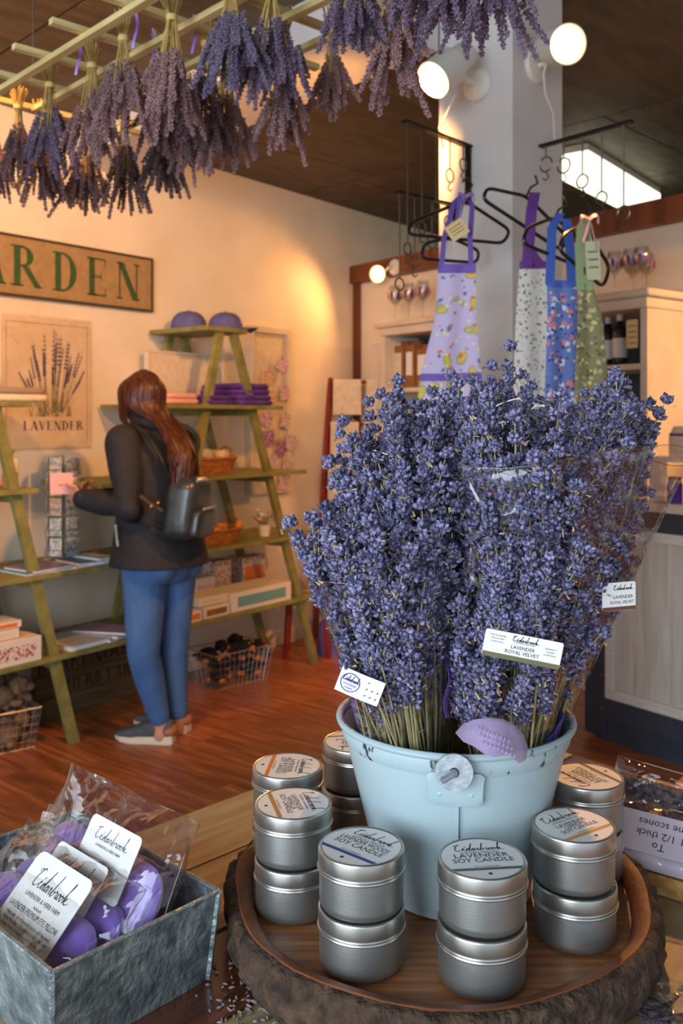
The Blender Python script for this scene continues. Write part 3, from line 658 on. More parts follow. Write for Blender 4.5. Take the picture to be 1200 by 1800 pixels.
# far right bouquet
t = thing('lavender_bouquet', 'far right lavender bouquet with its sleeve flaring past the counter', 'bouquet', loc=(BC.x+.065, BC.y+.02, ZF+.02), group=GB)
l, r_ = pl((700, 1010), (1100, 960), (1250, 930)), pl((700, 1150), (800, 1145), (1000, 1095), (1250, 985))
add_sprigs(t, (BC.x+.06, BC.y+.02, ZF+.03), 120, zone(lambda y: (l(y), r_(y)), 735, 1180, .86, .97, .8), 41)
sleeve(t, [(BC.x+.06, BC.y+.02, ZF+.06), P(958, 1220, .93), P(1092, 800, .90)], [.03, .034, .067], .8, .05, seed=4, notch=.012)
A_, B_, D_ = P(1062, 1022, .838), P(1120, 1020, .838), P(1052, 1072, .838)
o, fn = card(t, 'sleeve_label', P(1087, 1048, .835), (1, .25, .03), (.17, .0, 1), .034, .026, m_paper)
mb = MB(); mb.add([fn(-.0168, -.0128), fn(.0168, -.0128), fn(.0168, -.0095), fn(-.0168, -.0095)], [(0, 1, 2, 3)]); mb.obj('stripe', mat('brown_stripe', (110, 62, 40), .6), o, world=True, smooth=False)
mb = MB(); script_word(mb, fn, -.006, .006, .004, .02, .1); sans(mb, 'LAVENDER', fn, .004, -.002, .003, .02); sans(mb, 'ROYAL VELVET', fn, .003, -.0068, .0028, .024); mb.obj('lettering', m_ink, o, world=True, smooth=False)
# middle back bouquet
t = thing('lavender_bouquet', 'middle back lavender bouquet whose tips reach highest', 'bouquet', loc=(BC.x+.02, BC.y+.06, ZF+.02), group=GB)
l, r_ = pl((640, 845), (720, 800), (900, 780)), pl((640, 905), (700, 1010), (900, 1010))
add_sprigs(t, (BC.x+.02, BC.y+.05, ZF+.03), 75, zone(lambda y: (l(y), r_(y)), 750, 900, .90, 1.02, 1.0), 51)
add_sprigs(t, (BC.x+.02, BC.y+.05, ZF+.03), 4, lambda r: P(850+r.random()*35, 718+r.random()*20, .95), 52)
sleeve(t, [(BC.x+.02, BC.y+.05, ZF+.06), P(870, 1150, .97), P(915, 735, .95)], [.035, .05, .062], .8, .05, seed=5, notch=.02)
# purple tissue round the stems, and the translucent scoop over the rim
m_tissue = mat('purple_tissue', (82, 36, 150), .5, c2=(110, 60, 180), scale=40, sheen=.2)
t = thing('tissue_wrap', 'crumpled bright purple tissue tucked inside the bucket rim', 'tissue', loc=(BC.x, BC.y, ZF+.1))
def tis(a0, a1, h0, h1, seed):
    def fn(u, v):
        a = lerp(a0, a1, u); r = .088+.018*v+.004*mnoise.noise(Vector((a*5, v*3, seed))); z = ZF+.1+v*(lerp(h0, h1, u)+.012*mnoise.noise(Vector((a*8, 1, seed))))
        return Vector((BC.x+math.cos(a)*r, BC.y+math.sin(a)*r, z))
    MB().sheet(fn, 16, 5, .0005).obj('fold', m_tissue, t, world=True, ang=180)
tis(math.radians(-70), math.radians(-5), .062, .085, 1); tis(math.radians(150), math.radians(195), .085, .095, 2)
MB().sheet(lambda u, v: P(784+8*u+8*mnoise.noise(Vector((v*4, u, 9))), lerp(1262, 1075, v)+0*u, .835+.012*u), 3, 12, .0005).obj('fold', m_tissue, t, world=True)
def scoop_mat():
    m = mat('translucent_lilac_plastic', (190, 170, 212), .22, coat=.4, bump=.12, bscale=60); b = m.node_tree.nodes['Principled BSDF']; b.inputs['Alpha'].default_value = .6; b.inputs['Subsurface Weight'].default_value = .0; return m
m_scoop = scoop_mat()
SO = [(800, 1288), (812, 1274), (832, 1265), (858, 1261), (884, 1264), (906, 1275), (921, 1293), (928, 1315), (924, 1336), (912, 1342), (902, 1331), (886, 1327), (868, 1331), (850, 1325), (832, 1312), (814, 1304)]
t = thing('plastic_scoop', 'translucent lilac plastic scoop blade leaning over the bucket rim', 'scoop', loc=P(865, 1330, .80))
mb = MB(); cx, cy = 866, 1298
def scp(px, py, lift): return P(px, py, .768+.022*((px-850)/70)**2*(-1 if px < 850 else .9)+.00010*(py-1300)*-1-lift)
rings = [[(cx+(x-cx)*k, cy+(y_-cy)*k) for x, y_ in SO] for k in (1, .8, .55, .28)]
for side in (0, 1):
    vs = []
    for k, rg in enumerate(rings): vs += [scp(x, y_, side*.0016+.004*(k/3)) for x, y_ in rg]
    vs.append(scp(cx, cy, side*.0016+.0045)); n = len(SO); fs = []
    for k in range(3): fs += [(k*n+i, k*n+(i+1) % n, (k+1)*n+(i+1) % n, (k+1)*n+i) for i in range(n)]
    fs += [(3*n+i, 3*n+(i+1) % n, 4*n) for i in range(n)]
    mb.add(vs, [f if side else f[::-1] for f in fs])
N1 = len(SO); off = 4*N1+1
mb.f += [[i, (i+1) % N1, off+(i+1) % N1, off+i] for i in range(N1)]; mb.m += [0]*N1
mb.obj('blade', m_scoop, t, world=True, ang=70)
mb = MB()
for row in range(3):
    for k in range(9):
        px = 838+k*7+row*5; py = 1278+row*13+k*3.2
        mb.tube([scp(px-2, py+3, .0065), scp(px, py-3, .0068), scp(px+2.5, py+2, .0065)], .0006, 4)
mb.obj('raised_lettering', m_scoop, t, world=True)
# ================================================================== GALVANISED BOX AND EYE PILLOWS
m_zinc = mat('galvanised_sheet', (92, 104, 108), .46, .65, c2=(178, 192, 196), scale=48, detail=8, bump=.5, bscale=90, lo=.28, hi=.72)
N_ = Vector((-.2256, .7105, 0)); R_ = Vector((-.1124, .8327, 0)); B_ = Vector((-.2945, 1.0026, 0)); L_ = N_+B_-R_
bc = (N_+B_)/2; ba = math.atan2((N_-L_).y, (N_-L_).x)          # local x from the left corner to the near corner
bx_, by_ = (N_-L_).length, (R_-N_).length; ZB = 1.027-TZ
t = thing('metal_box', 'galvanised metal box of eye pillow packets on the table', 'box', loc=(bc.x, bc.y, TZ+.0003), rz=ba)
tp = .93
def bcorn(k, z): f = lerp(tp, 1, z/ZB); return Vector((k[0]*bx_/2*f, k[1]*by_/2*f, z))
cs = [(-1, -1), (1, -1), (1, 1), (-1, 1)]
for i in range(4):
    a, b = cs[i], cs[(i+1) % 4]
    MB().sheet(lambda u, v: bcorn(a, v*ZB).lerp(bcorn(b, v*ZB), u)+Vector((0, 0, .0)), 6, 4, .0014).obj('side_panel', m_zinc, t, ang=30)
    MB().tube([bcorn(a, ZB), bcorn(b, ZB)], .0022, 8).obj('hem', m_zinc, t)
    MB().bar(bcorn(a, .001), bcorn(a, ZB), .005, .005).obj('corner_fold', m_zinc, t, smooth=False, bevel=.001)
MB().box((0, 0, .002), (bx_*tp, by_*tp, .002)).obj('bottom', m_zinc, t, smooth=False)
m_satin = mat('lilac_satin', (150, 124, 214), .34, c2=(128, 100, 196), scale=14, bump=.25, bscale=16, sheen=.4)
AX = (N_-L_).normalized(); UPH = (R_-N_).normalized()
def packet(c, lean, w_, h, cw, ch, coff, label, text=True, seed=0, full=False):
    c = Vector(c); th = math.radians(lean); up = UPH*math.cos(th)+Vector((0, 0, math.sin(th))); nz = AX.cross(up)
    t = thing('eye_pillow_packet', label, 'eye pillow', loc=c-up*h*.5, group='eye pillow packets in the metal box')
    def fn(x, y, z): return c+AX*x+up*y+nz*z
    mb = MB()
    def pil(u, v, sg):
        a = (u-.5)*2; b = (v-.5)*2; e = max(0, 1-abs(a)**3.2)*max(0, 1-abs(b)**2.6)
        wob_ = .0025*mnoise.noise(Vector((a*3, b*3, seed))); pinch = .8+.2*abs(a)**2
        hh = math.sqrt(max(0, 1-abs(a)**5)); e = max(0, 1-abs(a)**4)*max(0, 1-abs(b)**2.5)
        return fn(math.copysign(abs(a)**.8, a)*w_*.45, -h*.12+b*h*.30*hh*pinch, sg*(.014*e**.6+.0001)+wob_*e*2)
    mb.sheet(lambda u, v: pil(u, v, 1), 44, 18); mb.sheet(lambda u, v: pil(1-u, v, -1), 44, 18); mb.obj('pillow', m_satin, t, world=True, ang=80)
    o, f2 = card(t, 'header_card', fn(coff[0], coff[1], .0205), AX, up, cw, ch, m_paper, rr=.09)
    mb = MB(); script_word(mb, f2, -cw*.33, ch*.20, ch*.17, cw*.66, .04); sans(mb, 'LAVENDER & HERB FARM', f2, 0, ch*.10, ch*.042, cw*.62)
    if full:
        mb.tube([f2(-.006+k*.001, ch*.045+.0012*math.sin(k*1.9)) for k in range(13)], .0003, 4)
        sans(mb, 'LAVENDER PREMIUM EYE PILLOW', f2, 0, -ch*.04, ch*.055, cw*.88)
        for k, s_ in enumerate(('Filled with dried lavender buds and flax seed', 'the gentle weight of the pillow soothes tired eyes', 'relieves stress and headache and helps you rest', 'warm it or chill it before use', 'Handmade with lavender from our farm')):
            sans(mb, s_, f2, 0, -ch*(.11+k*.05), ch*.032, cw*(.86-.04*k))
        mb.ball(f2(0, -ch*.41), .0022, 8, 5)
    mb.obj('lettering', m_ink, o, world=True, smooth=False)
    def po(u, v, sg):
        a = (u-.5)*2; b = (v-.5)*2; e = max(0, 1-abs(a)**6)*max(0, 1-abs(b)**4)
        n_ = mnoise.noise(Vector((a*2.5+seed, b*2.5, sg)))+.5*mnoise.noise(Vector((a*7+seed, b*6, sg)))
        top = max(0, b-.25)/.75
        return fn(a*w_*.5, b*h*.5+.006*mnoise.noise(Vector((a*2, seed, 2)))*top, sg*(.0245*e**.6*(1-.8*top)+.0005)+.006*n_*(.4+top))
    pm = MB().sheet(lambda u, v: po(u, v, 1), 30, 20); pm.sheet(lambda u, v: po(1-u, v, -1), 30, 20); p = pm.obj('pouch', m_film, t, world=True, ang=180)
    MB().tube([po(k/24, 1, 1) for k in range(25)]+[po(1, 1-k/16, 1) for k in range(1, 14)], .0005, 4).obj('pouch_edge', m_edge, p, world=True)
    MB().tube([po(0, 1-k/16, 1) for k in range(0, 14)], .0005, 4).obj('pouch_edge', m_edge, p, world=True)
def bxp(a, e, z): return Vector((bc.x, bc.y, 0))+AX*a+UPH*e+Vector((0, 0, z))
packet(bxp(.010, .036, 1.034), 60, .21, .130, .082, .060, (.024, .006), 'back eye pillow packet with the small card, against the far side', seed=1)
packet(bxp(.002, .004, 1.010), 50, .205, .115, .085, .060, (.014, .006), 'middle eye pillow packet mostly hidden by the front one', seed=2)
packet(bxp(.006, -.028, 1.008), 44, .203, .120, .092, .092, (.020, -.004), 'front eye pillow packet with the long printed card', seed=3, full=True)
# ================================================================== PINE CRATE AND BAGS AT THE RIGHT
cx_ = Vector((.8, -.6, 0)); cy_ = Vector((.6, .8, 0)); K_ = Vector((.315, 1.0, TZ)); CL, CD, CHt = .36, .22, .048
t = thing('pine_crate', 'shallow pine crate of scone mix bags right of the tray', 'crate', loc=(K_+cx_*CL/2+cy_*CD/2), rz=math.atan2(cx_.y, cx_.x))
for k, z in ((0, .012), (1, .036)):
    for sy in (-1, 1): MB().box((0, sy*(CD/2-.005), z), (CL, .010, .0215)).obj('slat', m_pine, t, smooth=False, bevel=.001)
for sx in (-1, 1): MB().box((sx*(CL/2-.006), 0, .03), (.012, CD-.022, .06)).obj('end_board', m_pine, t, smooth=False, bevel=.001)
MB().box((0, 0, .003), (CL-.03, CD-.022, .005)).obj('bottom', m_pine, t, smooth=False)
m_lilacpaper = mat('lilac_label_paper', (206, 196, 206), .6, c2=(190, 178, 196), scale=20)
m_budmix = mat('loose_lavender_buds', (74, 68, 92), .85, c2=(150, 138, 140), scale=160, lo=.4, hi=.62, bump=.9, bscale=200)
def bag(name, label, cat, c, ax, up, w_, h, th, fill, seed, lab=None, group=None):
    c = Vector(c); ax = Vector(ax).normalized(); up = Vector(up); up = (up-ax*up.dot(ax)).normalized(); nz = ax.cross(up)
    t = thing(name, label, cat, loc=c-up*h/2, group=group)
    def fn(x, y, z): return c+ax*x+up*y+nz*z
    def lens(u, v, sg, kx, ky, tt, am):
        a = (u-.5)*2; b = (v-.5)*2; e = max(0, 1-abs(a)**4)*max(0, 1-abs(b)**4); n_ = mnoise.noise(Vector((a*2.4+seed, b*2.4, sg)))+.5*mnoise.noise(Vector((a*6, b*6+seed, sg)))
        return fn(a*w_*.5*kx, b*h*.5*ky-(1-ky)*h*.4, sg*(tt*e**.5+.0002)+am*n_*e)
    mb = MB(); mb.sheet(lambda u, v: lens(u, v, 1, .88, .74, th*.8, .003), 20, 14); mb.sheet(lambda u, v: lens(1-u, v, -1, .88, .74, th*.8, .003), 20, 14); mb.obj('contents', fill, t, world=True, ang=80)
    mb = MB(); mb.sheet(lambda u, v: lens(u, v, 1, 1, 1, th, .005), 24, 18); mb.sheet(lambda u, v: lens(1-u, v, -1, 1, 1, th, .005), 24, 18); p = mb.obj('pouch', m_film, t, world=True, ang=180)
    MB().tube([lens(k/20, 1, 1, 1, 1, th, .005) for k in range(21)], .0006, 4).obj('pouch_edge', m_edge, p, world=True)
    if lab:
        o, f2 = card(t, 'label', fn(0, -.05*h, th+.004), ax, up, w_*.86, h*.6, m_lilacpaper)
        mb = MB(); g = lambda x, y: f2(-x, -y)
        for k, s_ in enumerate(lab): sans(mb, s_, g, 0, h*(.12-.16*k), h*.11, w_*.7)
        mb.obj('lettering', m_ink, o, world=True, smooth=False)
    return t
bag('scone_mix_bag', 'scone mix bag with an upside down printed label in the crate', 'bag', P(1165, 1478, .985), (.80, -.5, -.03), (.35, .5, .5), .15, .075, .012, m_lilacpaper, 3, ['To', '1 1/2 thick', 'me scones'])
bag('lavender_bag', 'clear pointed bag of dark lavender at the back of the crate', 'bag', P(1172, 1412, 1.07), (.85, -.45, -.12), (.1, .45, .7), .13, .075, .012, m_budmix, 8)
bag('lavender_bag', 'clear bag of loose lavender buds near the bark edge', 'bag', P(1148, 1752, .79)+Vector((0, 0, -.022)), (.9, -.3, .0), (.3, .9, .05), .15, .12, .012, m_budmix, 5)
# loose buds fallen on the table
mb = MB(); r = random.Random(5)
for k in range(120):
    px = r.gauss(440, 32) if k < 120 else r.uniform(330, 420); py = r.uniform(1690, 1800) if k < 120 else r.uniform(1620, 1800)
    q = G(px, py, TZ+.0016); d = Vector((r.uniform(-1, 1), r.uniform(-1, 1), 0)).normalized(); x = d.orthogonal().normalized()
    bud(mb, q, d, r.uniform(.004, .007), .0014, 4)
o = mb.obj('loose_buds', [mat('fallen_buds', (88, 80, 98), .9, c2=(150, 142, 140), scale=150), m_fleck], loc=G(440, 1740, TZ), world=True)
tag(o, 'loose lavender buds scattered on the table beside the bark', 'lavender buds', kind='stuff')
# ================================================================== TRELLIS WITH DRIED BUNDLES
TZZ = 2.35
t = thing('trellis', 'pale wooden lattice trellis hanging under the ceiling', 'trellis', loc=(-.2, 1.7, TZZ))
da = Vector((.69, -.72, 0)).normalized(); db = Vector((.74, .67, 0)).normalized()
def TP(px, py): Y = (TZZ-CZ)*F/(HZ-py); return Vector((pxX(px, Y), Y, TZZ))
lathA = MB().box((0, 0, 0), (2.0, .02, .014)).mesh('lath', m_lath, False); lathB = MB().box((0, 0, 0), (.62, .02, .014)).mesh('lath', m_lath, False)
a1 = TP(0, 155); 
for k in range(4):
    c = a1+da*.92+db*(k*.135); o = bpy.data.objects.new('lath', lathA); COL.objects.link(o); o.parent = t
    o.location = c-Vector((-.2, 1.7, TZZ))+Vector((0, 0, -.007)); o.rotation_euler = (0, 0, math.atan2(da.y, da.x))
b1 = TP(0, 135)
for k in range(10):
    c = TP(52, 95)+da*((k-2)*.195)+db*.27; o = bpy.data.objects.new('lath', lathB); COL.objects.link(o); o.parent = t
    o.location = c-Vector((-.2, 1.7, TZZ))+Vector((0, 0, .0075)); o.rotation_euler = (0, 0, math.atan2(db.y, db.x))
sp = P(665, 160, 1.9); zt = TZZ
MB().box((sp.x, sp.y, (sp.z+zt)/2), (.022, .008, zt-sp.z), R=Matrix.Rotation(.5, 3, 'Z')).obj('hanging_strap', m_lath, t, world=True, smooth=False)
MB().tube([sp+Vector((0, -.008, .02)), sp+Vector((0, .008, .02))], .004, 8).obj('strap_bolt', m_black, t, world=True)
for q in (a1+da*.2, a1+da*1.7, a1+da*.2+db*.4, a1+da*1.7+db*.4): MB().tube([q, Vector((q.x, q.y, CH))], .002, 5).obj('hanging_wire', m_ring, t, world=True)
m_dry = [mat('dried_buds_%s' % n, c, .9, c2=c2, scale=240, vary=.2, lo=.35, hi=.7) for n, c, c2 in (('violet', (88, 72, 96), (142, 122, 148)), ('pink', (126, 92, 98), (182, 146, 144)), ('blue', (92, 82, 110), (140, 128, 154)), ('dark', (74, 54, 62), (124, 98, 104)))]
m_straw = mat('straw_stems', (168, 138, 74), .85, c2=(200, 172, 104), scale=40, vary=.1)
m_band = mat('rubber_band', (206, 176, 112), .7)
DS = {}
for k in range(4):
    DS[k] = [spike_mesh(100+k*10+j, L, w_, bl=.0078, br_=.0022, per=7, n=4, mats=[m_dry[k], m_dry[k], m_straw, m_dry[k]]) for j, (L, w_) in enumerate(((.07, 8), (.09, 10), (.055, 7)))]
def bundle(px, ty, Y, by, spread, kind, label, n=26, top=.055, ribbon=None):
    z0 = P(px, ty, Y); Lb = (by-ty)*Y/F; r = random.Random(int(px*7+by))
    t = thing('dried_lavender_bundle', label, 'lavender bundle', loc=z0, group='dried lavender bundles hung from the trellis')
    mb = MB()
    for k in range(26):
        a = r.random()*6.28; q = math.sqrt(r.random()); tp_ = Vector((math.cos(a)*q*.028, math.sin(a)*q*.028, top*r.uniform(.7, 1.1))); bt = Vector((math.cos(a)*q*spread*.55, math.sin(a)*q*spread*.55, -Lb*.55))
        mb.tube([tp_, Vector((math.cos(a)*q*.009, math.sin(a)*q*.009, 0)), bt], .0013, 4)
    mb.obj('stem_bunch', m_straw, t)
    MB().lathe([(.0095, -.007), (.0125, -.006), (.0132, 0), (.0125, .006), (.0095, .007)], 14, capb=False, capt=False).obj('band', m_band, t)
    for k in range(n):
        a = r.random()*6.28; q = math.sqrt(r.random()); zz = -max(.03, Lb-.085)*lerp(.35, 1.0, r.random()**.8); f = min(1, -zz/(Lb*.75)); p = Vector((math.cos(a)*q*spread*f, math.sin(a)*q*spread*f, zz))
        d = Vector((math.cos(a)*q*.45+r.gauss(0, .10), math.sin(a)*q*.45+r.gauss(0, .10), -1))
        me = r.choice(DS[kind]); o = bpy.data.objects.new('sprig', me); COL.objects.link(o); o.parent = t; o.matrix_local = align(p, d, r.random()*6, r.uniform(.85, 1.15))
    if ribbon:
        MB().sheet(lambda u, v: Vector((ribbon+.006*(u-.5)+.006*math.sin(v*4), -.02+.004*math.sin(v*6), .06-.09*v)), 2, 10, .0004).obj('ribbon', m_violetribbon, t)
    return t
BL = [ # px, tie y, depth, bottom y, spread, kind, label
 (32, 188, 2.55, 318, .030, 3, 'slim dark dried bundle at the far left end of the trellis', 16, None),
 (88, 150, 2.38, 310, .056, 0, 'dried lavender bundle second from the left, straw top fanned wide', 28, None),
 (162, 116, 2.25, 285, .055, 1, 'dusty lavender bundle third from the left in the front row', 32, -.03),
 (217, 68, 2.087, 232, .058, 1, 'greyish purple bundle hanging above the sign, tied at a lath crossing', 34, .03),
 (302, 32, 1.97, 235, .060, 1, 'tall pinkish bundle with long straw stems above the sign end', 34, None),
 (286, 100, 2.2, 270, .050, 3, 'small bundle with a violet ribbon behind the tall pinkish one', 24, -.02),
 (362, 78, 2.12, 260, .045, 3, 'narrow straw topped bundle hanging between laths beside violet ribbons', 22, -.025),
 (408, -18, 1.85, 165, .062, 2, 'thick blue violet bundle at the middle of the trellis', 38, None),
 (75, 212, 2.66, 362, .055, 3, 'dark back row bundle hanging lowest at the left', 28, None),
 (150, 225, 2.74, 378, .055, 3, 'dark back row bundle hanging second from the left', 28, None),
 (218, 215, 2.68, 382, .058, 3, 'dark back row bundle hanging lowest above the sign', 28, None),
 (286, 195, 2.58, 352, .055, 3, 'dark back row bundle right of the lowest one', 28, None),
 (340, 165, 2.44, 312, .055, 1, 'dusky back row bundle hanging toward the boxed beam', 28, None),
 (400, 110, 2.23, 305, .055, 1, 'rosy bundle with drooping tails below the thick blue one', 30, None),
 (478, -5, 1.88, 175, .075, 0, 'broad loose bundle left of the white beam edge', 44, None),
 (500, 60, 2.06, 272, .045, 1, 'rosy trailing bundle hanging lowest beside the white beam', 26, None),
 (584, 55, 2.05, 208, .032, 1, 'slim rosy bundle on thin stems against the white beam', 18, None),
 (622, -80, 1.70, 105, .050, 0, 'dark purple bundle left of the hanging strap', 28, None),
 (694, -60, 1.72, 190, .045, 1, 'long pinkish bundle right of the hanging strap', 34, None),
 (756, -150, 1.58, 45, .065, 0, 'wide loose bundle near the pillar spot lamp', 36, None),
 (838, -170, 1.55, 95, .085, 0, 'largest dark bundle at the right end of the trellis', 46, None),
 (-12, 210, 2.7, 352, .05, 3, 'bundle cut off by the left picture edge', 20, None)]
for px, ty, Y, by, spd, kind, lab, n, rib in BL: bundle(px, ty, Y, by, spd*1.15, kind, lab, n+24, ribbon=rib)
# ================================================================== WALL SIGN AND POSTER
def wobj(mb, name, m, parent=None, loc=None, **k): return mb.obj(name, m, parent, loc=loc or (0, 0, 0), world=True, **k)
def wbox(mb, s0, s1, d0, d1, z0, z1, mi=0):
    c = [Wp(s0, d0), Wp(s1, d0), Wp(s1, d1), Wp(s0, d1)]
    return mb.add([Vector((q.x, q.y, z)) for z in (z0, z1) for q in c], [(3, 2, 1, 0), (4, 5, 6, 7), (0, 1, 5, 4), (1, 2, 6, 5), (2, 3, 7, 6), (3, 0, 4, 7)], mi)
m_burlap = mat('tan_sign_board', (164, 138, 98), .8, c2=(152, 124, 86), scale=30, bump=.3, bscale=120)
m_signedge = mat('dark_sign_edge', (62, 54, 38), .8)
m_letter = mat('green_letter_paint', (40, 74, 40), .7, c2=(58, 88, 46), scale=50)
s1, zt = WS(270, 456, .03); _, zb = WS(270, 550, .03); s0 = -.72; zt, zb = 2.335, 2.04
t = thing('wall_sign', 'tan plaque with dark green GARDEN lettering on the wall', 'sign', loc=Wp((s0+s1)/2, .002, zb), rz=WR)
wobj(wbox(MB(), s0, s1, .002, .022, zb, zt), 'board', m_burlap, t, smooth=False, bevel=.008)
mb = MB()
for a, b, c, d in ((s0, s1, zt-.012, zt), (s0, s1, zb, zb+.012), (s0, s0+.012, zb, zt), (s1-.012, s1, zb, zt)): wbox(mb, a, b, .02, .028, c, d)
wobj(mb, 'edge_band', m_signedge, t, smooth=False)
fnw = lambda d: (lambda x, y: Wp(x, d, y))
xs = [WS(p, 500, .028)[0] for p in (22, 95, 155, 205)]
mb = MB(); h = .195; y0 = zb+.052
for ch, x, wd in (('R', xs[0], 1.03), ('D', xs[1], .98), ('E', xs[2], .98), ('N', xs[3], 1.0), ('A', xs[0]-.205, 1.1), ('G', xs[0]-.40, 1.0)): serif_word(mb, ch, fnw(.0235), x, y0, h, wd)
wobj(mb, 'lettering', m_letter, t, smooth=False)
s0, zt = WS(4, 548, .01); s1, zt2 = WS(160, 566, .01); zb = WS(160, 786, .01)[1]; zt = zt2
m_poster = mat('cream_poster_paper', (226, 206, 178), .7, c2=(216, 194, 164), scale=4)
t = thing('poster', 'cream lavender poster in a shiny clear sleeve below the sign', 'poster', loc=Wp((s0+s1)/2, .002, zb), rz=WR)
wobj(wbox(MB(), s0, s1, .002, .006, zb, zt), 'paper', m_poster, t, smooth=False)
mb = MB(); wbox(mb, s0+.02, s0+.024, .0055, .0066, zb+.03, zt-.03); wbox(mb, s1-.024, s1-.02, .0055, .0066, zb+.03, zt-.03); wbox(mb, s0+.02, s1-.02, .0055, .0066, zt-.034, zt-.03)
wobj(mb, 'printed_border', mat('faded_border_ink', (176, 140, 110), .8), t, smooth=False)
mb = MB(); sL = WS(42, 748, .01)[0]; sR = WS(148, 748, .01)[0]; hh = .045; xx = serif_word(MB(), 'LAVENDER', fnw(.007), 0, 0, hh, 1.0); serif_word(mb, 'LAVENDER', fnw(.007), sL, WS(95, 756, .01)[1], hh, (sR-sL)/xx)
wobj(mb, 'lettering', mat('plum_ink', (70, 46, 62), .8), t, smooth=False)
mb = MB(); mg = MB(); r = random.Random(3); sc_ = (s0+s1)/2+.02; zz0 = WS(85, 725, .01)[1]
for k in range(34):
    x0 = sc_+r.uniform(-.07, .07); x1 = sc_+(x0-sc_)*2.4+r.uniform(-.05, .05); z1 = zz0+r.uniform(.22, .46)*(1-.5*abs(x1-sc_)/.25)
    mg.add([Wp(x0-.0015, .007, zz0), Wp(x0+.0015, .007, zz0), Wp(x1+.001, .007, z1), Wp(x1-.001, .007, z1)], [(0, 1, 2, 3)])
    for j in range(7):
        f = j/7; q = lerp(x0, x1, lerp(.62, 1.0, f)); zq = lerp(zz0, z1, lerp(.62, 1.0, f)); wd = .009*(1-.5*f)
        mb.add([Wp(q-wd, .0074, zq), Wp(q, .0074, zq-.006), Wp(q+wd, .0074, zq), Wp(q, .0074, zq+.009)], [(0, 1, 2, 3)])
for k in range(40):
    x0 = sc_+r.uniform(-.12, .12); z1 = zz0+r.uniform(-.02, .14); dx = r.uniform(-.04, .04); mg.add([Wp(x0-.002, .0071, zz0-.02), Wp(x0+.002, .0071, zz0-.02), Wp(x0+dx, .0071, z1)], [(0, 1, 2)])
wobj(mg, 'printed_leaves', mat('green_print', (112, 110, 76), .8), t, smooth=False); wobj(mb, 'printed_flowers', mat('violet_print', (92, 70, 110), .8), t, smooth=False)
mb = MB().sheet(lambda u, v: Wp(lerp(s0-.008, s1+.008, u), .011+.006*mnoise.noise(Vector((u*5, v*6, 2)))+.003*mnoise.noise(Vector((u*14, v*14, 5))), lerp(zb-.008, zt+.008, v)), 24, 30); wobj(mb, 'sleeve', film('poster_sleeve', refl=.10, rough=.08, bump=.3, bscale=9), t, ang=180)
# ================================================================== LADDER SHELVES
FD, BD = .45, .06
LV = [.42, .785, 1.16, 1.53, 1.93]
def ladder(label, apex, sl, sr, board_levels, half_top):
    t = thing('ladder_shelf', label, 'shelf', loc=Wp(apex, (FD+BD)/2, 0), rz=WR, group='sage green A-frame ladder shelves')
    for d in (FD, BD):
        for sf, k in ((sl, -1), (sr, 1)):
            wobj(MB().bar(Wp(sf, d, 0), Wp(apex+k*.05, d, 1.915), .045, .03, up=(WN.x, WN.y, 0)), 'leg', m_green, t, smooth=False)
    for z in LV[:-1]:
        f = z/1.915
        for sf, k in ((sl, -1), (sr, 1)):
            s = lerp(sf, apex+k*.05, f); wobj(MB().bar(Wp(s, BD, z-.04), Wp(s, FD, z-.04), .022, .035), 'cross_rail', m_green, t, smooth=False)
    for lv, (a, b) in board_levels.items():
        z = LV[lv]; wobj(wbox(MB(), a, b, BD-.03, FD+.05, z-.022, z), 'shelf_board', m_green, t, smooth=False, bevel=.003)
    wobj(wbox(MB(), apex-.02-half_top, apex-.02+half_top, BD-.03, FD+.03, 1.915, 1.94), 'top_board', m_green, t, smooth=False, bevel=.003)
    return t
ss = lambda px, d=FD: WS(px, 900, d)[0]
aR = ss(398); sRr = ss(553); sRl = ss(262)
ladder('green A-frame ladder shelf with caps on top behind the shopper', aR, sRl, sRr, {2: (ss(165), ss(528)), 3: (ss(270), ss(487))}, .15)
sLr = ss(130); q0, z0 = WS(2, 830, FD); aL = sLr-(sLr-q0)/z0*1.88; sLl = aL-(sLr-aL)
ladder('green A-frame ladder shelf cut off by the left picture edge', aL, sLl, sLr, {2: (sLl, ss(58)), 3: (aL-.4, ss(45))}, .15)
for lv, lab in ((0, 'lower long green board bridging both ladder shelves'), (1, 'upper long green board bridging both ladder shelves')):
    o = wobj(wbox(MB(), sLl-.1, sRr+.02, BD-.03, FD+.04, LV[lv]-.022, LV[lv]), 'shelf_board', m_green, loc=Wp(.2, .25, LV[lv]-.022), rz=WR, smooth=False, bevel=.003); tag(o, lab, 'shelf board')
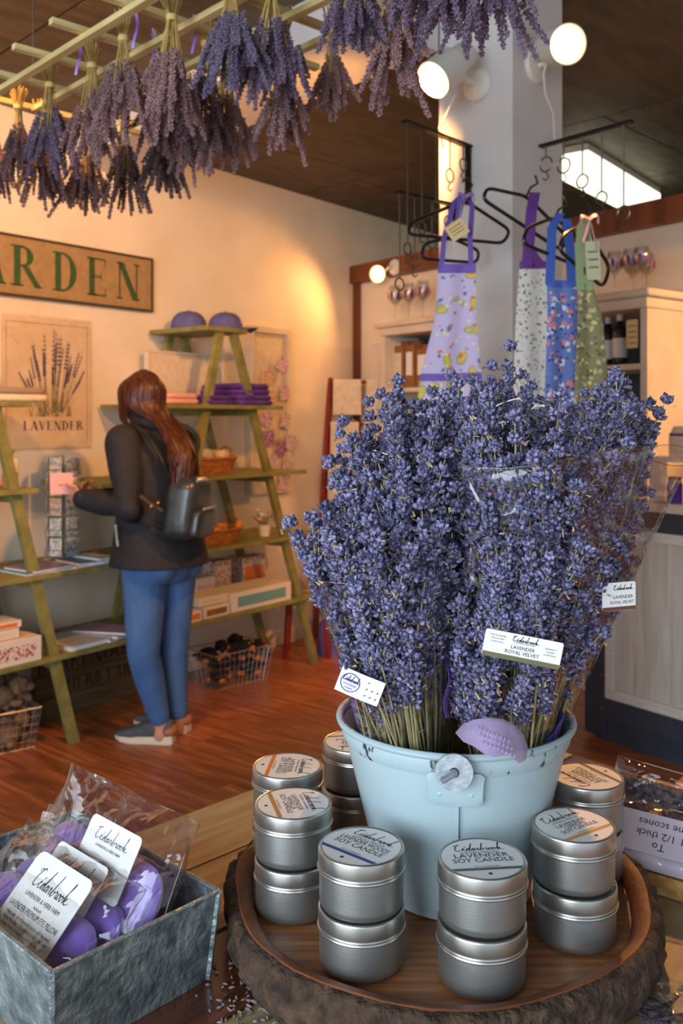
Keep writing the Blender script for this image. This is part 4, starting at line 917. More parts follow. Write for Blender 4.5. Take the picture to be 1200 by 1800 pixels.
# ------------------------------------------------------------------ goods on the shelves
def cloth_fold(name, label, cat, s0, s1, d0, d1, z, h, m_, layers=3, group=None, seed=0):
    t = thing(name, label, cat, loc=Wp((s0+s1)/2, (d0+d1)/2, z), rz=WR, group=group); lh = h/layers
    for k in range(layers):
        e = .006*k; cxs = (s0+s1)/2; hw = (s1-s0)/2-e; cd = (d0+d1)/2; hd = (d1-d0)/2-e
        def fn(u, v):
            a = 2*math.pi*u; x = math.copysign(abs(math.cos(a))**.35, math.cos(a)); y = math.copysign(abs(math.sin(a))**.35, math.sin(a))
            b = (v-.5)*math.pi; rr = .93+.07*math.cos(b); n_ = .004*mnoise.noise(Vector((x*2, y*2, seed+k)))
            return Wp(cxs+x*hw*rr, cd+y*hd*rr, z+lh*(k+.5)+lh*.48*math.sin(b)+n_*(0 if v < .5 else 1))
        mb = MB().sheet(fn, 28, 6); n0 = len(mb.v)
        mb.f.append([i*7+6 for i in range(28)]); mb.m.append(0); mb.f.append([i*7 for i in range(28)][::-1]); mb.m.append(0)
        wobj(mb, 'fold', m_, t, ang=60)
    return t
def pbox(name, label, cat, s0, s1, d0, d1, z, h, m_, m2, group=None, words=None, lid=False):
    t = thing(name, label, cat, loc=Wp((s0+s1)/2, (d0+d1)/2, z), rz=WR, group=group)
    wobj(wbox(MB(), s0, s1, d0, d1, z+.0005, z+h), 'carton', m_, t, smooth=False, bevel=.002)
    w_ = s1-s0; wobj(wbox(MB(), s0+w_*.1, s1-w_*.1, d1-.001, d1+.0012, z+h*.22, z+h*.75), 'printed_panel', m2, t, smooth=False)
    if lid: wobj(wbox(MB(), s0-.002, s1+.002, d0-.002, d1+.002, z+h*.8, z+h+.003), 'lid', m_, t, smooth=False, bevel=.002)
    return t
def booklet(name, label, s0, s1, d0, d1, z, h, m_, group, yaw=0, cat='booklet'):
    c = Wp((s0+s1)/2, (d0+d1)/2, z); t = thing(name, label, cat, loc=c, rz=WR+yaw, group=group); w_, dp = s1-s0, d1-d0
    MB().box((0, 0, h/2), (w_-.004, dp-.004, h*.8)).obj('pages', m_paper, t, smooth=False)
    for k in (0, 1): MB().box((0, 0, h*(.06+.88*k)), (w_, dp, h*.1)).obj('cover', m_, t, smooth=False)
    return t
# caps on the top board
m_cap = mat('blue_cap_cotton', (84, 84, 142), .8, c2=(96, 96, 154), scale=30, bump=.15, bscale=60)
def cap(label, p, yaw, seed):
    t = thing('baseball_cap', label, 'cap', loc=p, rz=yaw, group='caps on the top shelf board')
    def dome(u, v):
        a = 2*math.pi*u; b = v*math.pi/2; r = .088*math.cos(b)**.75; return Vector((math.cos(a)*r*1.12, math.sin(a)*r, .105*math.sin(b)**.9+.003*math.cos(6*a)*math.sin(2*b)))
    MB().sheet(dome, 36, 10).obj('crown', m_cap, t, ang=60)
    MB().sheet(lambda u, v: Vector((.075+.085*v*math.cos((u-.5)*2.1)+.02*math.cos((u-.5)*2.6), math.sin((u-.5)*2.6)*.085, .012-.02*(2*u-1)**2*v+.004)), 16, 6, .003).obj('brim', m_cap, t, ang=60)
    MB().ball((0, 0, .106), .007, 10, 6).obj('button', m_cap, t)
    mb = MB(); script_word(mb, lambda x, y: Vector((math.cos(-x/.095)*.098, math.sin(-x/.095)*.0895, y))*1.0, -.035, .045, .018, .07, .1); mb.obj('embroidery', m_paper, t, smooth=False)
    return t
cap('blue baseball cap with stitched front, nearer the right board end', Wp(ss(396, .30), .30, 1.9405), WR-1.0, 1)
cap('blue baseball cap lying behind the stitched one', Wp(ss(345, .22)-.02, .18, 1.9405), WR-.8, 2)
# level 4: shirts and canvas
cloth_fold('folded_shirt', 'pale pink folded shirt beside the purple ones', 'shirt', ss(288), ss(350), .12, FD+.03, LV[3], .055, m_pink, 2)
cloth_fold('folded_shirt', 'low dark purple folded shirt left of the tall stack', 'shirt', ss(356), ss(412), .14, FD+.03, LV[3], .05, m_purple, 2, seed=2)
cloth_fold('folded_shirt', 'tall stack of dark purple shirts on the ladder shelf', 'shirt', ss(418), ss(480), .10, FD+.03, LV[3], .12, m_purple, 4, seed=4)
t = thing('canvas_panel', 'cream canvas panel in a thin wood frame behind the shirts', 'panel', loc=Wp(ss(330, .12), .10, LV[3]), rz=WR)
a, b = WS(266, 617, .12)[0], WS(396, 617, .12)[0]; zt = WS(330, 622, .12)[1]
wobj(wbox(MB(), a, b, .075, .10, LV[3], zt), 'canvas', m_cream, t, smooth=False, bevel=.003)
for x0, x1, z0_, z1_ in ((a-.008, a+.004, LV[3], zt), (b-.004, b+.008, LV[3], zt), (a-.008, b+.008, zt-.004, zt+.008)): wobj(wbox(MB(), x0, x1, .07, .106, z0_, z1_), 'frame_bar', m_hutch, t, smooth=False)
# wicker baskets
def wicker(label, s0, s1, d0, d1, z, h, fill, fillname, seed):
    t = thing('wicker_basket', label, 'basket', loc=Wp((s0+s1)/2, (d0+d1)/2, z), rz=WR, group='wicker baskets on the ladder shelf'); hw = (s1-s0)/2; hd = (d1-d0)/2
    def ov(a, z_, k): return Vector((math.copysign(abs(math.cos(a))**.6, math.cos(a))*hw*k, math.copysign(abs(math.sin(a))**.6, math.sin(a))*hd*k, z_))
    n = 7
    for i in range(n):
        zz = h*(i+.5)/n; k = .86+.14*i/n; MB().tube([ov(2*math.pi*j/48, zz, k+.014*(1 if (j+i) % 2 else -1)) for j in range(48)], h/n*.5, 6, closed=True).obj('weave_row', m_wicker, t)
    MB().tube([ov(2*math.pi*j/32, h, 1.02) for j in range(32)], h/n*.75, 6, closed=True).obj('rim', m_wicker, t)
    mb = MB()
    for j in range(16): mb.tube([ov(2*math.pi*j/16, 0, .86), ov(2*math.pi*j/16, h, 1.0)], .004, 5)
    mb.obj('stakes', m_wicker, t)
    MB().lathe([(0, .004), (1, .004), (1, .012), (0, .012)], 24, capb=False, capt=False).obj('base', m_wicker, t); o = kids(t)[-1]
    for ob in kids(t):
        if ob.name.startswith('base'): ob.scale = (hw*.84, hd*.84, 1)
    for k in (1,):
        MB().tube([Vector((hw*.98, math.cos(a)*hd*.5, h+math.sin(a)*.055)) for a in [math.pi*j/10 for j in range(11)]], .006, 6).obj('handle', m_wicker, t)
    return t, hw, hd
t, hw, hd = wicker('brown wicker basket of rolled towels on the third shelf', ss(338), ss(432), .17, FD-.02, LV[2], .085, None, '', 1)
for k in range(3):
    c = Wp(lerp(ss(350), ss(408), k/2), .30, LV[2]+.115-.01*k); mb = MB().tube([c+Vector((WN.x*x, WN.y*x, 0)) for x in (-.1, -.09, .09, .1)], [.026, .034, .034, .026], 14)
    mb.tube([c+Vector((WN.x*.1, WN.y*.1, 0))+Vector((WU.x*math.cos(q)*.02*(1-q/14), WU.y*math.cos(q)*.02*(1-q/14), math.sin(q)*.02*(1-q/14))) for q in [j*.5 for j in range(20)]], .003, 4)
    o = wobj(mb, 'rolled_towel', m_cream, loc=c-Vector((0, 0, .03))); tag(o, ['cream rolled towel at the left end of the wicker basket', 'cream rolled towel in the middle of the wicker basket', 'cream rolled towel beside the wicker basket handle'][k], 'towel', 'rolled towels in the wicker basket')
t, hw, hd = wicker('orange lit wicker basket of soaps on the second shelf', ss(352), ss(442), .17, FD-.02, LV[1], .075, None, '', 2)
m_soap = mat('orange_soap_wrap', (226, 132, 58), .5, c2=(240, 176, 110), scale=20)
for k in range(6):
    c = Wp(lerp(ss(366), ss(432), k/5), .24+.08*(k % 3), LV[1]+.075+.012*(k % 2)); o = MB().box((0, 0, 0), (.06, .045, .03), R=Matrix.Rotation(.3*k, 3, 'X')).obj('soap_bar', m_soap, loc=c, rz=k*.9, bevel=.007)
    tag(o, 'orange wrapped soap bar '+['at the left end of', 'second from the left in', 'third from the left in', 'third from the right in', 'second from the right in', 'at the handle end of'][k]+' the soap basket', 'soap', 'orange soaps in the wicker basket')
# potted posy
t = thing('posy_pot', 'small white pot of pale flowers right of the soap basket', 'plant', loc=Wp(ss(465, .35), .35, LV[1]))
MB().lathe([(0, 0), (.03, 0), (.042, .06), (.044, .065), (.038, .065), (0, .055)], 20, capb=False, capt=False).obj('pot', m_white, t)
r = random.Random(2)
for k in range(16):
    p = Vector((r.gauss(0, .028), r.gauss(0, .028), .09+r.random()*.05)); MB().ball(p, (.016, .016, .011), 8, 5).obj('flower', m_paper if k % 3 else m_pink, t)
mb = MB()
for k in range(16): mb.tube([(0, 0, .05), (r.gauss(0, .03), r.gauss(0, .03), .11)], .0025, 4)
mb.obj('stalks', m_green, t)
# level 1 goods (right)
G1 = 'boxed goods on the lower shelf board'
m_boxw = mat('white_carton', (226, 214, 198), .6); m_boxf = floral('floral_print_panel', (222, 196, 178), [((196, 120, 110), 40, .35, 1), ((120, 140, 96), 50, .3, 2)])
z = LV[0]
pbox('gift_box', 'long white box with a teal printed front by the ladder leg', 'box', ss(402), ss(507), .26, FD+.02, z, .105, m_boxw, m_teal, G1)
pbox('gift_box', 'cream box with a brown label left of the teal fronted one', 'box', ss(354), ss(398), .28, FD+.02, z, .06, m_boxw, m_kraft, G1)
pbox('gift_box', 'small cream box next to the shopper knee', 'box', ss(318), ss(350), .28, FD+.02, z, .055, m_boxw, m_orange, G1)
pbox('gift_box', 'floral patterned box standing on the white cartons', 'box', ss(372, .2), ss(402, .2), .12, .22, z, .235, m_boxf, m_boxf, G1)
pbox('gift_box', 'pale box behind the small cream cartons', 'box', ss(335, .2), ss(368, .2), .12, .24, z, .16, m_boxw, m_pink, G1, lid=True)
pbox('gift_box', 'orange and green printed box behind the teal fronted one', 'box', ss(418, .16), ss(458, .16), .10, .2, z, .225, m_boxf, m_orange, G1)
pbox('gift_box', 'wide cream carton stacked on the brown label box', 'box', ss(350), ss(400), .28, FD, z+.0635, .045, m_boxw, m_cream, G1)
# ------------------------------------------------------------------ left unit goods
cloth_fold('folded_towel', 'grey folded towel on top at the left picture edge', 'towel', ss(-30), ss(86), .14, FD+.02, LV[3]+.032, .03, mat('grey_cotton', (150, 132, 116), .85), 1)
cloth_fold('folded_towel', 'cream folded towel beneath the grey one', 'towel', ss(-30), ss(88), .14, FD+.03, LV[3], .032, m_cream, 1)
t = thing('pump_bottle', 'orange lotion bottle with a white band on the left shelf', 'bottle', loc=Wp(ss(18, .38), .38, LV[2]))
MB().lathe([(0, 0), (.030, 0), (.034, .01), (.034, .055), (.030, .07)], 20, capb=False).obj('jar', m_orange, t)
MB().lathe([(.0345, .068), (.0345, .115), (.026, .125), (0, .125)], 20, capb=False, capt=False).obj('label_band', m_paper, t)
MB().lathe([(0, .125), (.012, .125), (.012, .150), (.02, .152), (.02, .165), (0, .168)], 14, capb=False, capt=False).obj('pump', m_green, t)
GB2 = 'magazines and leaflets on the ladder shelf boards'
cols = [mat('cover_%d' % i, c, .4) for i, c in enumerate(((96, 130, 134), (150, 120, 150), (206, 150, 116), (80, 104, 150), (214, 206, 196), (120, 96, 140), (190, 186, 200)))]
bl = [('grey green leaflet pile at the left of the middle board', 20, 118, .008, 0, 0), ('dark leaflet lying on the grey green pile', 30, 100, .010, 5, .2), ('blue leaflet behind the spinner foot', 118, 160, .02, 3, -.2), ('stack of pale magazines beside the shopper waist', 148, 176, .03, 4, .1), ('peach leaflet between the spinner and blue leaflet', 100, 140, .012, 2, .3)]
zz = {}
for lab, p0, p1, h, ci, yaw in bl:
    zb_ = LV[1]+(.0085 if 'lying on' in lab else 0)+.0003; booklet('magazine', lab, ss(p0, .36), ss(p1, .36), .26, FD+.02, zb_, h, cols[ci], GB2, yaw*.4)
for k, (lab, p0, p1, z_, h, ci, yaw) in enumerate((('white leaflet pile in front on the lower board', 95, 176, 0, .02, 4, .05), ('purple fanned magazine beside the shopper knees', 158, 212, 0, .012, 5, .15), ('lilac fanned magazine over the purple one', 162, 216, .0125, .010, 6, .3), ('violet magazine topmost of the fanned pile', 168, 218, .023, .010, 1, .45))):
    booklet('magazine', lab, ss(p0, .36), ss(p1, .36), .2, FD+.02, LV[0]+z_+.0003, h, cols[ci], GB2, yaw)
pbox('gift_box', 'wide white box with a red floral strip at the lower left', 'box', ss(-40), ss(66), .2, FD+.03, LV[0], .105, m_boxw, floral('red_floral_strip', (224, 200, 190), [((170, 60, 60), 70, .4, 3), ((60, 60, 60), 60, .3, 5)]), G1)
pbox('gift_box', 'middle white box of the pile at the left edge', 'box', ss(-40), ss(34), .22, FD, LV[0]+.108, .04, m_boxw, m_cream, G1)
pbox('gift_box', 'topmost white box of the pile at the left edge', 'box', ss(-40), ss(38), .22, FD, LV[0]+.1505, .03, m_boxw, m_orange, G1)
# card spinner
sx = ss(110, .22); t = thing('card_spinner', 'clear wire spinner rack of small cards in front of the poster', 'card rack', loc=Wp(sx, .22, LV[1]), rz=WR)
MB().lathe([(0, 0), (.09, 0), (.09, .008), (.012, .014), (0, .014)], 24, capb=False, capt=False).obj('base', m_chrome, t)
MB().tube([(0, 0, .01), (0, 0, .50)], .006, 8).obj('pole', m_chrome, t)
m_cards = [mat('card_print_%d' % i, c, .35, c2=c2, scale=60, vary=.15) for i, (c, c2) in enumerate((((226, 224, 218), (150, 158, 160)), ((214, 220, 224), (120, 134, 146)), ((232, 222, 206), (176, 158, 138)), ((222, 226, 220), (140, 152, 132))))]
k = 0
for col in range(6):
    a = math.radians(-150+col*60)
    for row in range(5):
        z_ = .03+row*.094; c = Vector((math.cos(a)*.072, math.sin(a)*.072, z_)); R = Matrix.Rotation(a+math.pi/2, 3, 'Z')
        mb = MB(); 
        for y in (.0, .03): mb.tube([c+R @ Vector((x, -.006, y)) for x in (-.032, .032)], .0016, 5)
        mb.tube([c+R @ Vector((-.032, -.006, 0)), c+R @ Vector((-.032, .004, .08))], .0014, 5); mb.tube([c+R @ Vector((.032, -.006, 0)), c+R @ Vector((.032, .004, .08))], .0014, 5)
        p = mb.obj('pocket', m_chrome, t)
        MB().box(c+Vector((0, 0, .043)), (.058, .006, .084), R=R).obj('card_pack', m_cards[(col+row*3) % 4], p, smooth=False, bevel=.001)
        if col in (1, 2): MB().box(c+R @ Vector((0, -.0095, .04)), (.062, .001, .075), R=R).obj('clear_front', m_film, p, smooth=False)
# carved wooden sign under the left shelf, wire baskets
m_plank = mat('weathered_plank', (112, 84, 50), .8, c2=(80, 62, 40), scale=6, stretch=(1, 1, 12), bump=.3, bscale=40, vary=.1)
m_carve = mat('carved_dark', (44, 40, 24), .9)
sa, sb = WS(62, 1200, .10)[0], WS(268, 1200, .10)[0]; t = thing('carved_sign', 'weathered plank sign with carved farm name under the shelf', 'sign', loc=Wp((sa+sb)/2, .1, 0), rz=WR)
for k in range(3): wobj(wbox(MB(), sa, sb, .07, .095, .003+k*.105, .003+k*.105+.102), 'board', m_plank, t, smooth=False, bevel=.003)
mb = MB(); w0 = serif_word(MB(), 'BLAKENOOK', fnw(0), 0, 0, .075); serif_word(mb, 'BLAKENOOK', fnw(.0965), WS(66, 1140, .1)[0], .225, .075, 1.05); serif_word(mb, 'HERB FARM', fnw(.0965), WS(118, 1190, .1)[0], .12, .06, 1.1)
wobj(mb, 'lettering', m_carve, t, smooth=False)
def wire_basket(label, c, rz, lx, ly, h):
    t = thing('wire_basket', label, 'basket', loc=c, rz=rz, group='wire baskets on the floor')
    def cn(k, z): f = lerp(.84, 1, z/h); return Vector((k[0]*lx/2*f, k[1]*ly/2*f, z))
    for i in range(4):
        a, b = cs[i], cs[(i+1) % 4]; mb = MB(); n = int(round((lx if i % 2 == 0 else ly)/.032))
        for k in range(n+1): mb.tube([cn(a, .004).lerp(cn(b, .004), k/n), cn(a, h).lerp(cn(b, h), k/n)], .0014, 4)
        for k in range(1, 5): mb.tube([cn(a, h*k/5), cn(b, h*k/5)], .0014, 4)
        mb.obj('side_mesh', m_chrome, t)
        MB().tube([cn(a, h), cn(b, h)], .0045, 6).obj('rim_wire', m_chrome, t); MB().tube([cn(a, .004), cn(b, .004)], .004, 6).obj('base_wire', m_chrome, t)
    mb = MB()
    for k in range(1, 8): mb.tube([cn(cs[0], .004).lerp(cn(cs[1], .004), k/8), cn(cs[3], .004).lerp(cn(cs[2], .004), k/8)], .0014, 4)
    mb.obj('bottom_mesh', m_chrome, t)
    return t
m_furb = mat('black_plush', (20, 18, 20), .95, c2=(34, 30, 30), scale=60, bump=.8, bscale=120); m_furo = mat('tan_plush', (176, 104, 52), .95, bump=.8, bscale=120, c2=(200, 130, 72), scale=50)
m_furt = mat('beige_plush', (142, 112, 84), .95, c2=(118, 90, 66), scale=40, bump=.9, bscale=110)
def plush(label, c, rz, body, accent, group, sc=1.0, ribbon=None):
    t = thing('plush_dog', label, 'plush toy', loc=c, rz=rz, group=group)
    def bl(name, p, r, m_, par=t, **k): return MB().ball(Vector(p)*sc, tuple(x*sc for x in r), 14, 9).obj(name, m_, par)
    bl('body', (-.03, 0, .05), (.075, .055, .05), body); h = bl('head', (.06, 0, .095), (.045, .045, .042), body)
    bl('muzzle', (.1, 0, .083), (.028, .024, .02), accent, h); bl('nose', (.127, 0, .088), (.007, .008, .006), m_blackplastic, h)
    for s in (-1, 1):
        bl('ear', (.05, s*.045, .09), (.018, .011, .032), body, h); bl('eye', (.095, s*.02, .108), (.005, .005, .006), m_blackplastic, h); bl('brow', (.09, s*.018, .118), (.007, .007, .005), accent, h)
        bl('paw', (.045, s*.038, .02), (.03, .018, .017), accent); bl('paw', (-.07, s*.045, .02), (.03, .018, .017), accent)
    bl('tail', (-.11, 0, .06), (.03, .01, .01), body)
    if ribbon: MB().lathe([(.036*sc, .06*sc), (.042*sc, .065*sc), (.036*sc, .075*sc)], 16, c=(.035*sc, 0, 0), capb=False, capt=False).obj('collar', ribbon, t)
    return t
c = (G(330, 1225)+G(478, 1222))/2; c = G(405, 1196); wb = wire_basket('wire basket of black plush dogs under the ladder shelf', c, WR-.15, .40, .26, .19)
R_ = rotz(WR-.15)
spots = [(-.10, -.05, .03, .3), (.07, -.05, .03, 2.6), (-.02, .05, .04, -1.2), (-.1, .03, .115, -.4), (.08, .04, .115, 1.1), (.03, -.05, .125, -1.5), (.11, -.03, .1, -.6)]
pn = ['at the basket near corner', 'on the right of the basket floor', 'at the back of the basket floor', 'on top at the left', 'on top at the right back', 'on top at the front facing out', 'at the right end above the rim']
for (x, y, z_, a), nm in zip(spots, pn): plush('black and tan plush dog '+nm, c+R_ @ Vector((x, y, z_)), WR+a, m_furb, m_furo, 'black plush dogs in the wire basket', .85, m_violetribbon)
c = G(20, 1290)+Vector((WN.x, WN.y, 0))*.10-Vector((WU.x, WU.y, 0))*.13; wire_basket('wire basket of beige plush toys cut off at the left edge', c, WR-.25, .30, .26, .18)
R_ = rotz(WR-.25)
for (x, y, z_, a), nm in zip([(.05, -.04, .02, .4), (.03, .05, .03, 2.0), (-.03, -.02, .11, 0), (.06, .03, .13, -1.2), (.02, -.05, .19, -.6), (.0, .05, .24, .9)], ['at the basket front', 'at the basket back', 'second in the heap', 'leaning on the rim', 'near the top of the heap', 'topmost of the heap']):
    plush('beige plush dog '+nm, c+R_ @ Vector((x, y, z_)), WR+a, m_furt, m_furt, 'beige plush toys in the left wire basket', .95)
# ------------------------------------------------------------------ card display on the wall beyond the ladder
a, b = WS(441, 700, .05)[0], WS(512, 700, .05)[0]; zt = WS(476, 575, .05)[1]; zb = WS(476, 868, .05)[1]
t = thing('card_board', 'tall cream framed board of pinned gift cards on the wall', 'board', loc=Wp((a+b)/2, .0, zb), rz=WR)
wobj(wbox(MB(), a, b, .004, .03, zb, zt), 'backing', m_cream, t, smooth=False)
for x0, x1, z0_, z1_ in ((a, a+.035, zb, zt), (b-.035, b, zb, zt), (a+.035, b-.035, zt-.04, zt), (a+.035, b-.035, zb, zb+.04)): wobj(wbox(MB(), x0, x1, .03, .05, z0_, z1_), 'frame_bar', m_hutch, t, smooth=False, bevel=.003)
m_gc = [floral('gift_card_%d' % i, c, [(c2, 60, .38, i), (c3, 80, .3, i+2)]) for i, (c, c2, c3) in enumerate((((206, 176, 196), (150, 96, 150), (230, 210, 190)), ((226, 190, 150), (206, 110, 60), (180, 150, 190)), ((150, 100, 140), (206, 170, 196), (110, 70, 120)), ((214, 190, 196), (170, 130, 160), (90, 80, 90))))]
gc = [(498, 640, 0), (468, 665, 1), (502, 690, 0), (470, 735, 0), (504, 740, 3), (472, 770, 2), (496, 788, 2), (512, 778, 3), (480, 812, 3), (506, 822, 3), (500, 848, 0), (474, 700, 1)]
for k, (px, py, ci) in enumerate(gc):
    s, z_ = WS(px, py, .07); tl = .6+.25*(k % 3-1); h = .066; pts = [(h*math.cos(tl+j*math.pi/2), h*math.sin(tl+j*math.pi/2)) for j in range(4)]
    o = wobj(MB().prism(pts, lambda x, y, q: Wp(s+x, .058+.01*(k % 2)+q+.25*x*(1 if k % 2 else -.4)*.3, z_+y), .003), 'gift_card', m_gc[ci], loc=Wp(s, .05, z_-.06), smooth=False)
    tag(o, ['lilac', 'orange', 'plum', 'grey floral'][ci]+' gift card pinned to the cream board, number '+str(k+1)+' from the top' if False else ['lilac gift card at the top of the cream board', 'orange flowered gift card left of the top one', 'lilac gift card second down on the right', 'pale lilac gift card on the left at mid height', 'grey floral gift card on the right at mid height', 'plum gift card on the left below the middle', 'plum gift card lower centre', 'small grey gift card at the right edge', 'grey floral gift card near the bottom left', 'grey floral gift card near the bottom right', 'lilac gift card lowest on the board', 'orange gift card under the flowered one'][k], 'gift card', 'gift cards on the wall board')
# ------------------------------------------------------------------ red towel ladder, stool and bag by the corner
f0 = G(553, 1122); tp = Vector((pxX(581, f0.y+.22), f0.y+.22, 1.735)); side = Vector((.93, .10, 0)).normalized(); wd = .46
t = thing('towel_ladder', 'red leaning ladder rack hung with white towels near the corner', 'ladder', loc=f0+side*wd/2)
for k in (0, 1): wobj(MB().bar(f0+side*wd*k, tp+side*wd*k, .028, .04), 'rail', m_red, t, smooth=False)
tw = 0
m_towel = mat('white_tea_towel', (226, 214, 192), .85, c2=(212, 198, 174), scale=30, bump=.15, bscale=50); m_towelp = floral('printed_towel_hem', (220, 206, 182), [((150, 130, 70), 60, .3, 1), ((120, 120, 60), 70, .28, 4)])
for k in range(5):
    f = .985-k*.168; q = f0.lerp(tp, f); wobj(MB().tube([q, q+side*wd], .011, 8), 'rung', m_red, t)
    for j in (0, 1):
        c0 = q+side*wd*(.04+.5*j); n_ = Vector((0, -1, 0)); w_ = wd*.42; ln = .24
        def fn(u, v):
            x = u*w_; vv = v*2-1; y = .016*math.cos(vv*1.57)+.002
            if vv < 0: return c0+side*x+Vector((0, .016-.0*vv, .014+vv*ln*.6))
            return c0+side*x+Vector((0, -.016-.006*math.sin(u*9)*vv-.02*vv, .014-vv*ln))
        tt = thing('tea_towel', '%s white tea towel hanging on rung %s of the red ladder' % (('left', 'right')[j], ('one, the highest', 'two', 'three', 'four', 'five')[k]), 'towel', loc=c0-Vector((0, 0, ln)), group='white tea towels on the red ladder')
        wobj(MB().sheet(fn, 10, 20, .004), 'cloth', m_towel, tt, ang=70)
        wobj(MB().sheet(lambda u, v: fn(u, lerp(.80, .96, v))+Vector((0, -.0015, 0)), 10, 3), 'printed_hem', m_towelp, tt)
f1 = G(540, 1150); t = thing('stool', 'low stool with red legs and pale seat behind the ladder shelf', 'stool', loc=f1)
m_seat = mat('pale_pink_seat', (220, 190, 172), .6)
MB().box((0, 0, .36), (.30, .26, .03)).obj('seat', m_seat, t, smooth=False, bevel=.006)
for sx in (-1, 1):
    for sy in (-1, 1): MB().bar((sx*.13, sy*.11, 0), (sx*.11, sy*.095, .345), .025, .025).obj('leg', m_red, t, smooth=False)
    MB().bar((sx*.12, -.1, .17), (sx*.12, .1, .17), .016, .02).obj('stretcher', m_red, t, smooth=False)
f2 = G(572, 1152)+Vector((.05, 0, 0)); t = thing('tote_bag', 'purple tote bag on the floor beside the lavender bucket view', 'bag', loc=f2)
t['label'] = 'purple tote bag standing on the floor by the red stool'
m_tote = mat('purple_tote', (84, 72, 140), .8, c2=(104, 92, 160), scale=10, bump=.2)
MB().sheet(lambda u, v: Vector((math.cos(2*math.pi*u)*(.11-.025*v), math.sin(2*math.pi*u)*(.06-.03*v), .21*v+.006*math.sin(9*u)*v)), 28, 8).obj('body', m_tote, t)
for sy in (-1, 1): MB().tube([Vector((math.cos(a)*.045, sy*.03, .2+math.sin(a)*.09)) for a in [math.pi*k/12 for k in range(13)]], .006, 6).obj('handle', m_tote, t)
# ================================================================== IRON RACKS ON THE PILLAR
RKZ = 2.39
def rack(label, a, b, drop, rods):
    a = Vector(a); b = Vector(b); t = thing('iron_rack', label, 'rack', loc=(a.x, a.y, a.z-drop), group='black iron hook racks')
    d = (b-a).normalized(); nrm = d.cross(Vector((0, 0, 1)))
    wobj(MB().bar(a-d*.012, b, .024, .008), 'arm', m_black, t, smooth=False); wobj(MB().bar(a+Vector((0, 0, .004)), a-Vector((0, 0, drop)), .02, .008, up=d), 'upright', m_black, t, smooth=False)
    for f, ln, ring in rods:
        p = a.lerp(b, f); mb = MB(); q = p-Vector((0, 0, ln)); mb.tube([p-Vector((0, 0, .004)), q], .0028, 6)
        c = q-Vector((0, 0, ring)); mb.tube([c+Vector((d.x*math.sin(k)*ring, d.y*math.sin(k)*ring, math.cos(k)*ring)) for k in [j*math.pi/8 for j in range(16)]], .003, 6, closed=True)
        mb.tube([c-Vector((0, 0, ring)), c-Vector((0, 0, ring+.02))+d*.012, c-Vector((0, 0, ring+.03)), c-Vector((0, 0, ring+.022))-d*.012], .0025, 5)
        wobj(mb, 'hook_rod', m_ring, t)
    return t
rack('black iron hook rack on the left pillar face below the lamp', (.432, 3.112, RKZ), (.196, 2.85, RKZ), .20, [(.08, .05, .02), (.3, .10, .022), (.52, .22, .02), (.74, .30, .02), (.95, .38, .018)])
rack('black iron hook rack on the right pillar face before the box light', (.672, 3.128, RKZ), (.909, 2.85, RKZ), .20, [(.1, .04, .025), (.3, .06, .025), (.5, .13, .022), (.7, .20, .02), (.92, .26, .022)])
rack('lower black iron hook rack behind the lilac apron', (.392, 3.165, 2.20), (.18, 2.98, 2.20), .05, [(.1, .04, .022), (.4, .12, .022), (.7, .2, .02), (.95, .28, .02)])
# ------------------------------------------------------------------ hangers and aprons
def hanger(label, pts, hook, r=.0055):
    t = thing('clothes_hanger', label, 'hanger', loc=P(*pts[0]), group='black plastic hangers')
    q = [P(*p) for p in pts]
    # round the corners
    out = []
    for i in range(len(q)):
        a, b, c = q[i-1], q[i], q[(i+1) % len(q)]; la = min(.03, (a-b).length*.4); lc = min(.03, (c-b).length*.4); A_ = b+(a-b).normalized()*la; C_ = b+(c-b).normalized()*lc
        for k in range(5): u = k/4; out.append(A_*(1-u)**2+b*2*u*(1-u)+C_*u*u)
    wobj(MB().tube(out, r, 8, closed=True), 'frame', m_blackplastic, t)
    wobj(MB().tube([P(*p) for p in hook], .0035, 7), 'hook', m_blackplastic, t)
    return t
hanger('black hanger carrying the lilac apron', [(816, 352, 2.80), (722, 392, 2.72), (716, 412, 2.71), (884, 428, 2.88), (897, 405, 2.89)], [(816, 352, 2.8), (818, 338, 2.8), (830, 326, 2.8), (822, 312, 2.8), (812, 320, 2.8)])
hanger('black hanger hooked highest, slanting across the pillar edge', [(925, 345, 2.78), (856, 330, 2.68), (848, 350, 2.66), (985, 440, 2.86), (1000, 420, 2.88)], [(925, 345, 2.78), (932, 330, 2.78), (945, 322, 2.79), (940, 308, 2.79)])
hanger('black hanger carrying the blue apron', [(975, 382, 2.72), (926, 400, 2.64), (918, 428, 2.62), (1040, 478, 2.8), (1052, 450, 2.82)], [(975, 382, 2.72), (982, 368, 2.72), (996, 360, 2.72), (990, 344, 2.72)])
hanger('black hanger carrying the olive apron', [(1025, 395, 2.66), (990, 412, 2.58), (982, 440, 2.56), (1060, 506, 2.72), (1072, 470, 2.74)], [(1025, 395, 2.66), (1030, 380, 2.66), (1040, 372, 2.66), (1034, 356, 2.66)])
hanger('black hanger lowest behind the lilac apron', [(792, 418, 2.95), (745, 428, 2.9), (740, 455, 2.89), (838, 462, 3.0), (842, 440, 3.0)], [(792, 418, 2.95), (796, 405, 2.95), (804, 396, 2.95), (798, 384, 2.95)])
